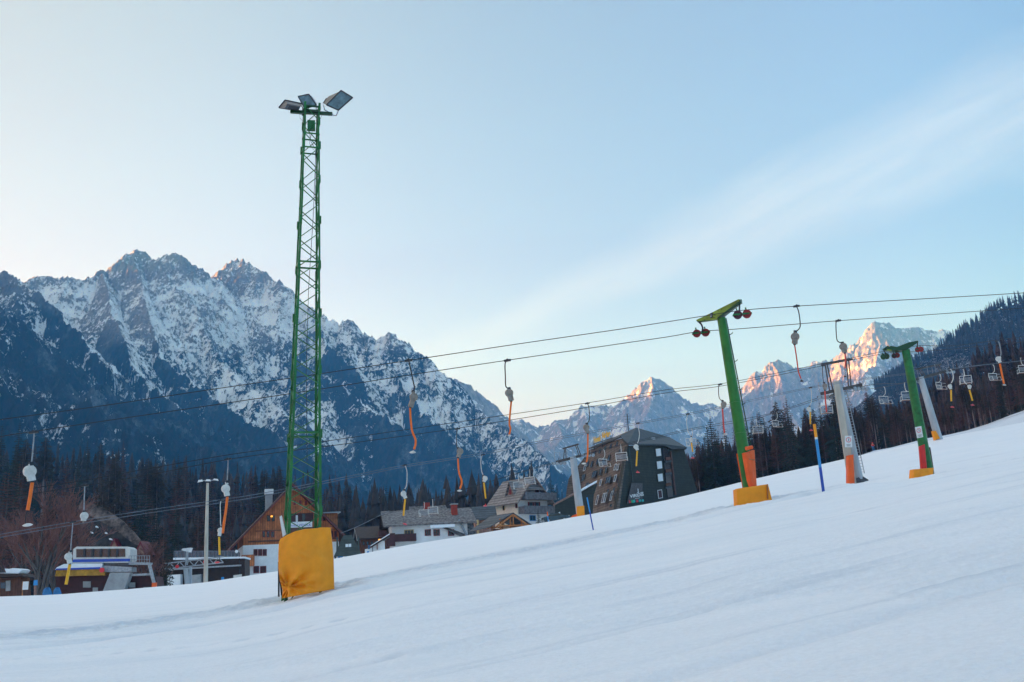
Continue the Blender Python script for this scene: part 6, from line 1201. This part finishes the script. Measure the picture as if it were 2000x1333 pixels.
D = 150; root = thing('street_light', A(467, 1104), 'small street light with a white globe left of the chalet porch', 'street light'); MB().tube([A(468, 1125), A(467.5, 1080), A(463, 1078)], .07, 8).build('pole', M['dark_metal'], root); MB().tube([A(459.5, 1078.6), A(461, 1077.5), A(465, 1078)], [.1, .28, .15], 10).build('lamp_head', M['white_paint'], root)

# --- parked car by the blue marker
D = 150; base = A(1086, 1019); root = thing('parked_car', base, 'dark blue-grey parked car with snow dust beside the timber shelter and hotel wing', 'car')
cx = Vector((.97, .22, .05)).normalized(); cy = Vector((-.22, .97, 0)); P = lambda a, b, z: base + cx * a + cy * b + UPZ * z
prof = [(-1.15, -.35), (1.35, -.35), (1.45, .1), (1.3, .32), (.75, .42), (.35, .82), (-.55, .86), (-.95, .45), (-1.2, .38), (-1.25, 0)]
bd = MB().ext([P(a * 1.55, 0, z + .45) for a, z in prof], cy * 1.7).build('body', M['car_paint'], root, fix=True)
MB().ext([P(a * 1.55, -.02, z + .45) for a, z in ((-.85, .44), (.62, .42), (.30, .76), (-.52, .79))], cy * 1.74).build('window', M['dark_pane'], root, fix=True)
for a in (-1.2, 1.3):
    for b in (-.05, 1.75): w_ = MB().cyl(P(a, b - .1, .25), P(a, b + .1, .25), .33, 18).build('wheel', M['rubber'], root); MB().cyl(P(a, b - .12, .25), P(a, b + .12, .25), .17, 12).build('rim', M['galv'], w_)
for b in (.2, 1.5): MB().box(P(2.2, b, .7), (.1, .3, .15)).build('headlight', M['pale_pane'], root)

# --- distant skier
D = 205; base = at(1706, 881, D); base.z = max(base.z, gz(base.x, base.y)); root = thing('person', base, 'tiny skier in a red jacket and blue trousers at the edge of the wood', 'person')
def skinned(name, verts, edges, radii, mat, parent, loc):
    me = bpy.data.meshes.new(name); me.from_pydata([tuple(v) for v in verts], edges, []); me.materials.append(mat); o = bpy.data.objects.new(name, me); COL.objects.link(o); o.parent = parent
    sk = o.modifiers.new('s', 'SKIN'); me.skin_vertices[0].data[0].use_root = True
    for i, r in enumerate(radii): me.skin_vertices[0].data[i].radius = (r, r)
    ss = o.modifiers.new('ss', 'SUBSURF'); ss.levels = 1; ss.render_levels = 1; return o
hv = [(0, 0, .92), (0, -.02, 1.15), (0, -.04, 1.4), (0, -.06, 1.52), (0, -.08, 1.66), (0, -.08, 1.76), (.19, -.02, 1.4), (.3, -.12, 1.15), (.32, -.35, 1.02), (-.19, -.02, 1.4), (-.3, -.12, 1.15), (-.32, -.35, 1.02), (.12, 0, .88), (.14, -.1, .5), (.14, 0, .08), (.14, -.14, .04), (-.12, 0, .88), (-.14, -.1, .5), (-.14, 0, .08), (-.14, -.14, .04)]
he = [(0, 1), (1, 2), (2, 3), (3, 4), (4, 5), (2, 6), (6, 7), (7, 8), (2, 9), (9, 10), (10, 11), (0, 12), (12, 13), (13, 14), (14, 15), (0, 16), (16, 17), (17, 18), (18, 19)]
skinned('body', hv, he, [.17, .16, .18, .06, .11, .08, .08, .06, .04, .08, .06, .04, .11, .08, .06, .05, .11, .08, .06, .05], M['skin'], root, base)
def shell(name, idx, extra, mat):
    ids = {k: i for i, k in enumerate(idx)}; skinned(name, [hv[k] for k in idx], [(ids[a], ids[b]) for a, b in he if a in ids and b in ids], [extra[k] for k in idx], M[mat], root, base)
shell('jacket', [1, 0, 2, 6, 7, 9, 10], {0: .19, 1: .20, 2: .21, 6: .11, 7: .08, 9: .11, 10: .08}, 'jacket_red')
shell('trousers', [0, 12, 13, 14, 16, 17, 18], {0: .19, 12: .13, 13: .11, 14: .09, 16: .13, 17: .11, 18: .09}, 'trousers_blue')
MB().tube([base + Vector((0, -.08, 1.62)), base + Vector((0, -.08, 1.72)), base + Vector((0, -.08, 1.80))], [.13, .145, .07], 12).build('helmet', M['jacket_red'], root)
for s_ in (-1, 1): MB().tube([base + Vector((s_ * .14, .7, .02)), base + Vector((s_ * .14, -.8, .02)), base + Vector((s_ * .14, -.95, .08))], .03, 5).build('ski', M['blue_light'], root)
# ------------------------------------------------------------------ trees
rnd = random.Random(11)
def branch_tri(m, p, d, L, w, droop=0.25, fr=3):
    """a spray: narrow jagged strip of small faces"""
    side = d.cross(UPZ).normalized(); vs = [p]; fs = []
    prev = p
    for k in range(fr):
        t = (k + 1) / fr; q = p + d * L * t - UPZ * droop * L * t * t; ww = w * (1 - t * .7) * rnd.uniform(.6, 1.2)
        a = prev + side * ww + UPZ * rnd.uniform(-.1, .1); b = prev - side * ww + UPZ * rnd.uniform(-.1, .1)
        i = len(m.v); m.v += [tuple(prev + UPZ * .02), tuple(a.lerp(q, .35)), tuple(q), tuple(b.lerp(q, .35))]; m.f += [(i, i + 1, i + 2, i + 3)]
        i = len(m.v); o_ = Vector((0, 0, -w * rnd.uniform(.5, 1.1))); m.v += [tuple(prev), tuple(prev.lerp(q, .5) + o_), tuple(q)]; m.f += [(i, i + 1, i + 2)]
        prev = q
def make_conifer(kind, H, seed):
    rnd.seed(seed); crown = MB(); trunk = MB()
    lean = Vector((rnd.uniform(-.02, .02), rnd.uniform(-.02, .02), 0)) * H
    cl = {'spruce': .08, 'tall': .50, 'larch': .22}[kind]; R = {'spruce': .20, 'tall': .15, 'larch': .16}[kind] * H * rnd.uniform(.85, 1.15)
    trunk.tube([(0, 0, -1.5), (lean.x * .3, lean.y * .3, H * .35), (lean.x * .7, lean.y * .7, H * .7), (lean.x, lean.y, H * .985)], [H * .014, H * .011, H * .006, .02], 7)
    n = 36 if kind != 'larch' else 36
    for k in range(n):
        t = k / (n - 1); z = H * (cl + (1 - cl) * t ** .92); c = Vector((lean.x * z / H, lean.y * z / H, z)); r = R * (1 - t) ** (.85 if kind != 'tall' else .6) * rnd.uniform(.65, 1.15) + .12
        if kind == 'tall': r *= min(1, .35 + t * 2.2)
        nb = int(7 + 5 * (1 - t))
        for b in range(nb):
            a = rnd.uniform(0, 6.283); 
            if rnd.random() < .12: continue
            up = .12 if kind == 'larch' else -.18 + .55 * t
            d = Vector((math.cos(a), math.sin(a), up)).normalized(); L_ = r * rnd.uniform(.6, 1.2)
            if kind == 'larch':
                crown.tube([c, c + d * L_ * .6 - UPZ * .05, c + d * L_ + UPZ * .1], [.05, .03, .01], 3, False)
                for q in range(7):
                    s0 = c + d * L_ * rnd.uniform(.25, 1); dd = (d + Vector((rnd.uniform(-1, 1), rnd.uniform(-1, 1), rnd.uniform(-.7, .9)))).normalized(); e = s0 + dd * L_ * rnd.uniform(.2, .45); sd = dd.cross(UPZ) * .055
                    i = len(crown.v); crown.v += [tuple(s0 - sd), tuple(s0 + sd), tuple(e)]; crown.f.append((i, i + 1, i + 2))
            else:
                branch_tri(crown, c, d, L_, .10 * L_ + .16, .22, 3)
    return crown, trunk
def lp(name, m, mat):
    me = bpy.data.meshes.new(name); me.from_pydata(m.v, [], m.f); me.update(); me.materials.append(M[mat]); return me
PROTO = {}
for kind, cm, tm, cnt in (('spruce', 'spruce', 'bark_dark', 4), ('tall', 'spruce_brown', 'bark_pale', 3), ('larch', 'larch', 'bark', 4)):
    PROTO[kind] = []
    for s in range(cnt):
        c, t = make_conifer(kind, 20.0, 100 + s * 7 + len(kind)); PROTO[kind].append((lp('crown', c, cm), lp('trunk', t, tm)))
KN = {'spruce': 'spruce_tree', 'tall': 'pine_tree', 'larch': 'larch_tree'}
def tree(kind, x, y, z, h, label, group, lean=(0, 0)):
    cm, tm = PROTO[kind][rnd.randrange(len(PROTO[kind]))]
    r = bpy.data.objects.new(KN[kind], None); COL.objects.link(r); r.location = (x, y, z); s = h / 20.0; w = s * rnd.uniform(.8, 1.15); r.scale = (w, w, s); r.rotation_euler = (lean[0], lean[1], rnd.uniform(0, 6.28))
    tag(r, label, 'tree', group)
    a = bpy.data.objects.new('trunk', tm); b = bpy.data.objects.new('crown', cm)
    for o in (a, b): COL.objects.link(o); o.parent = r
    return r
def tree_px(kind, px, pytop, D, label, group=None, pybase=None, h=None):
    top = at(px, pytop, D); zb = gz(top.x, top.y) if pybase is None else at(px, pybase, D).z
    return tree(kind, top.x, top.y, zb, h or (top.z - zb), label, group)
rnd.seed(5)
# wood edge right of the hotel: rows of trunks with the tops read from the picture
top_line = [(1340, 900), (1358, 880), (1372, 845), (1383, 815), (1395, 850), (1410, 826), (1422, 860), (1440, 815), (1470, 800), (1490, 815), (1510, 795), (1530, 780), (1545, 812), (1570, 812), (1590, 785), (1605, 805), (1625, 775), (1650, 775), (1680, 790), (1700, 770), (1730, 790), (1760, 785), (1800, 780), (1840, 770), (1880, 755), (1920, 735), (1960, 710), (2000, 690), (2060, 660)]
tlx = [a for a, b in top_line]; tly = [b for a, b in top_line]
GRP = 'trees of the wood on the right'; nr = 0
LBR = {'spruce': 'dark green spruce packed among the trees of the wood right of the hotel', 'tall': 'thin tree with a bare pale trunk in the wood right of the hotel', 'larch': 'leafless reddish-brown larch in the wood right of the hotel'}
for row, (dd, n, dy) in enumerate(((0, 46, 34), (9, 42, 20), (19, 40, 8), (30, 34, 0))):
    for k in range(n):
        px = 1345 + (2050 - 1345) * (k + rnd.uniform(-.3, .9)) / n; D = np.interp(px, [1340, 1500, 1700, 1850, 2050], [262, 250, 235, 222, 205]) + dd + rnd.uniform(-3, 3)
        py = np.interp(px, tlx, tly) + dy + rnd.uniform(-8, 16) - 6; kind = rnd.choices(['spruce', 'tall', 'larch'], ([.12, .52, .36] if row == 0 else [.25, .25, .50]) if px > 1620 else [.30, .22, .48])[0]
        top = at(px, py, D); zb = gz(top.x, top.y) - .3; h = top.z - zb
        if h < 6: continue
        tree(kind, top.x, top.y, zb, h, LBR[kind], GRP); nr += 1
for px, py, D, lb in ((1383, 811, 256, 'dark pointed spruce standing first left of pylon 17'), (1396, 838, 258, 'shorter dark spruce second from the left of pylon 17'), (1412, 823, 257, 'dark spruce right beside the pylon 17 mast'), (1532, 776, 240, 'tall dark spruce rising above the wood in front of the snowy peaks'), (1626, 770, 236, 'dark spruce just left of the near grey pylon')):
    tree_px('spruce', px, py, D, lb, GRP)
# individual trees of the village
tree_px('spruce', 1074, 931, 235, 'taller dark spruce between the white gabled house and the hotel', 'village spruces'); tree_px('spruce', 1088, 946, 232, 'shorter dark spruce right behind the white gabled house', 'village spruces'); tree_px('spruce', 1098, 958, 238, 'low dark spruce touching the hotel end block', 'village spruces')
tree_px('spruce', 1003, 923, 245, 'spruce top poking over the left roof of the white gabled house', 'village spruces')
tree_px('spruce', 1050, 993, 160, 'small spruce in front of the lower grey balcony', 'village spruces'); tree_px('spruce', 327, 1065, 128, 'small dark spruce between the two lift stations', 'village spruces')
# bare birches and the big leafless tree
def bare_tree(px, pytop, D, label, seed, wide=1.0, pybase=None):
    rnd.seed(seed); top = at(px, pytop, D); zb = gz(top.x, top.y) - .5 if pybase is None else at(px, pybase, D).z; H = top.z - zb; root = thing('bare_tree', (top.x, top.y, zb), label, 'tree'); tr = MB(); cr = MB(); B = Vector((top.x, top.y, zb))
    def grow(p, d, L, r, lev):
        q = p + d * L; mid = p + d * L * .5 + Vector((rnd.uniform(-.05, .05), rnd.uniform(-.05, .05), 0)) * L
        r = max(r, .028); (tr if lev < 2 else cr).tube([p, mid, q], [r, r * .85, r * .7], 6 if lev < 2 else 3, False)
        if lev >= 4: return
        for k in range(4 if lev < 2 else 5):
            t = rnd.uniform(.35, 1); s0 = p.lerp(q, t) if k else q; ax = Vector((rnd.uniform(-1, 1), rnd.uniform(-1, 1), rnd.uniform(-.1, .5))); nd = (d + ax * (.55 * wide if lev < 3 else .8)).normalized(); nd.z = max(nd.z, -.1)
            grow(s0, nd, L * rnd.uniform(.5, .72), r * .5, lev + 1)
    for k in range(4): grow(B + Vector((rnd.uniform(-.3, .3), 0, -.5)), Vector((rnd.uniform(-.28, .28) * wide, rnd.uniform(-.2, .2), 1)).normalized(), H * .46, H * .016, 0)
    tr.build('trunk', M['bark'], root); cr.build('crown', M['bare_twigs'], root)
bare_tree(92, 955, 150, 'large leafless brown tree with a pale split trunk left of the white lift station', 21, 1.35)
bare_tree(125, 990, 156, 'leafless brown bush-like tree behind the large bare tree', 22, 1.5)
bare_tree(30, 1010, 165, 'leafless tree at the far left above the snow-capped hut', 23, 1.4)
bare_tree(292, 1056, 170, 'pale grey bare bush behind the lift station railing', 24, 1.6)
bare_tree(1455, 918, 225, 'low reddish bare bush at the snow edge left of pylon 17', 25, 1.8)
# wooded slope behind the village
GL = 'trees on the wooded slope behind the village'; LBL = {'spruce': 'dark spruce on the wooded slope behind the village', 'tall': 'narrow brownish conifer on the wooded slope behind the village', 'larch': 'leafless purple-brown larch on the wooded slope behind the village'}
rnd.seed(9)
TL_ = [(-60, 815), (0, 810), (25, 802), (60, 842), (100, 850), (180, 858), (225, 852), (300, 880), (345, 876), (400, 892), (460, 898), (520, 905), (600, 915), (690, 925), (760, 952), (830, 968), (870, 985), (925, 995), (985, 990)]
tlx = [a for a, b in TL_]; tly = [b for a, b in TL_]; nl = 0
rows = [(225, 26, 132), (250, 26, 112), (290, 24, 88), (335, 24, 64), (390, 22, 36), (455, 22, 12)]
for D0_, n, dy in rows:
    for k in range(n):
        px = -40 + 980 * (k + rnd.uniform(0, 1)) / n; D = D0_ + rnd.uniform(-14, 14); fade = np.interp(px, [0, 600, 980], [1, .9, .45])
        py = np.interp(px, tlx, tly) + dy * fade + rnd.uniform(-10, 10)
        top = at(px, py, D); hh = rnd.uniform(17, 26); zb = max(hz(HL, top.x, top.y), gz(top.x, top.y)) - .5; h = top.z - zb
        if h < 8: continue
        h = min(h, 38); kind = rnd.choices(['spruce', 'tall', 'larch'], [.36, .16, .48])[0]; tree(kind, top.x, top.y, top.z - h, h, LBL[kind], GL); nl += 1
print('trees', nr, nl)
# dense far woods: one mesh of small trees each, too many to tell apart
def far_wood(name, label, Hh, u0, u1, y0, y1, n, hmin, hmax, mat, keep, seed=3):
    rs = np.random.RandomState(seed); V, F = [], []; base = 0
    for _ in range(n):
        y = rs.uniform(y0, y1); x = rs.uniform(u0, u1) * y
        if not keep(x, y): continue
        z = hz(Hh, x, y) - .6; h = rs.uniform(hmin, hmax); r = h * rs.uniform(.11, .17); lv = 6
        for k in range(lv):
            t = k / lv; zc = z + h * (.12 + .88 * t); rr_ = r * (1 - t) ** .8 * rs.uniform(.7, 1.2); zt = min(z + h, zc + h * .26); m_ = 6; a0 = rs.uniform(0, 6.28)
            ring = [(x + math.cos(a0 + 6.283 * j / m_) * rr_ * rs.uniform(.55, 1.25), y + math.sin(a0 + 6.283 * j / m_) * rr_ * rs.uniform(.55, 1.25), zc - h * .04 * rs.rand()) for j in range(m_)]
            V += ring + [(x, y, zt)]; F += [(base + j, base + (j + 1) % m_, base + m_) for j in range(m_)]; base += m_ + 1
    o = npmesh(name, V, F, M[mat], False, None, V[0]); tag(o, label, None, None, 'stuff')
far_wood('forest', 'dense dark wood covering the slope behind the village', HL, -.72, .02, 260, 690, 3400, 13, 24, 'wood_stuff_left', lambda x, y: True, 3)
far_wood('forest', 'dark wood covering the near hill at the right edge', HR2, .27, .72, 285, 560, 2600, 9, 17, 'wood_stuff_right', lambda x, y: y < 500 and vnoise(x / 28, y / 28, 9) > .22, 4)
far_wood('forest', 'blue-hazed wood on the farther hill at the right edge', HR1, .38, .74, 1250, 1800, 5200, 13, 24, 'wood_stuff_left', lambda x, y: vnoise(x / 70, y / 70, 3) > .33, 5)

far_wood('forest', 'dense brown and green wood filling in behind the first trees on the right', HR2, .17, .62, 262, 330, 1500, 9, 17, 'wood_stuff_right', lambda x, y: True, 6)
# ------------------------------------------------------------------ air
hm = bpy.data.materials.new('haze'); hm.use_nodes = True; t = hm.node_tree; t.nodes.clear()
ho = t.nodes.new('ShaderNodeOutputMaterial'); pv = t.nodes.new('ShaderNodeVolumePrincipled')
pv.inputs['Color'].default_value = (0.11, 0.48, 1.0, 1); pv.inputs['Absorption Color'].default_value = (1, 1, 1, 1); pv.inputs['Density'].default_value = 1.05e-4; pv.inputs['Anisotropy'].default_value = 0.2
t.links.new(pv.outputs[0], ho.inputs['Volume'])
hb = MB().box((0, 50, 880), (21200, 21300, 2320)); ho_ = hb.build('haze', hm, None, loc=(0, 50, 880)); tag(ho_, 'thin blue winter air over the valley', None, None, 'stuff')
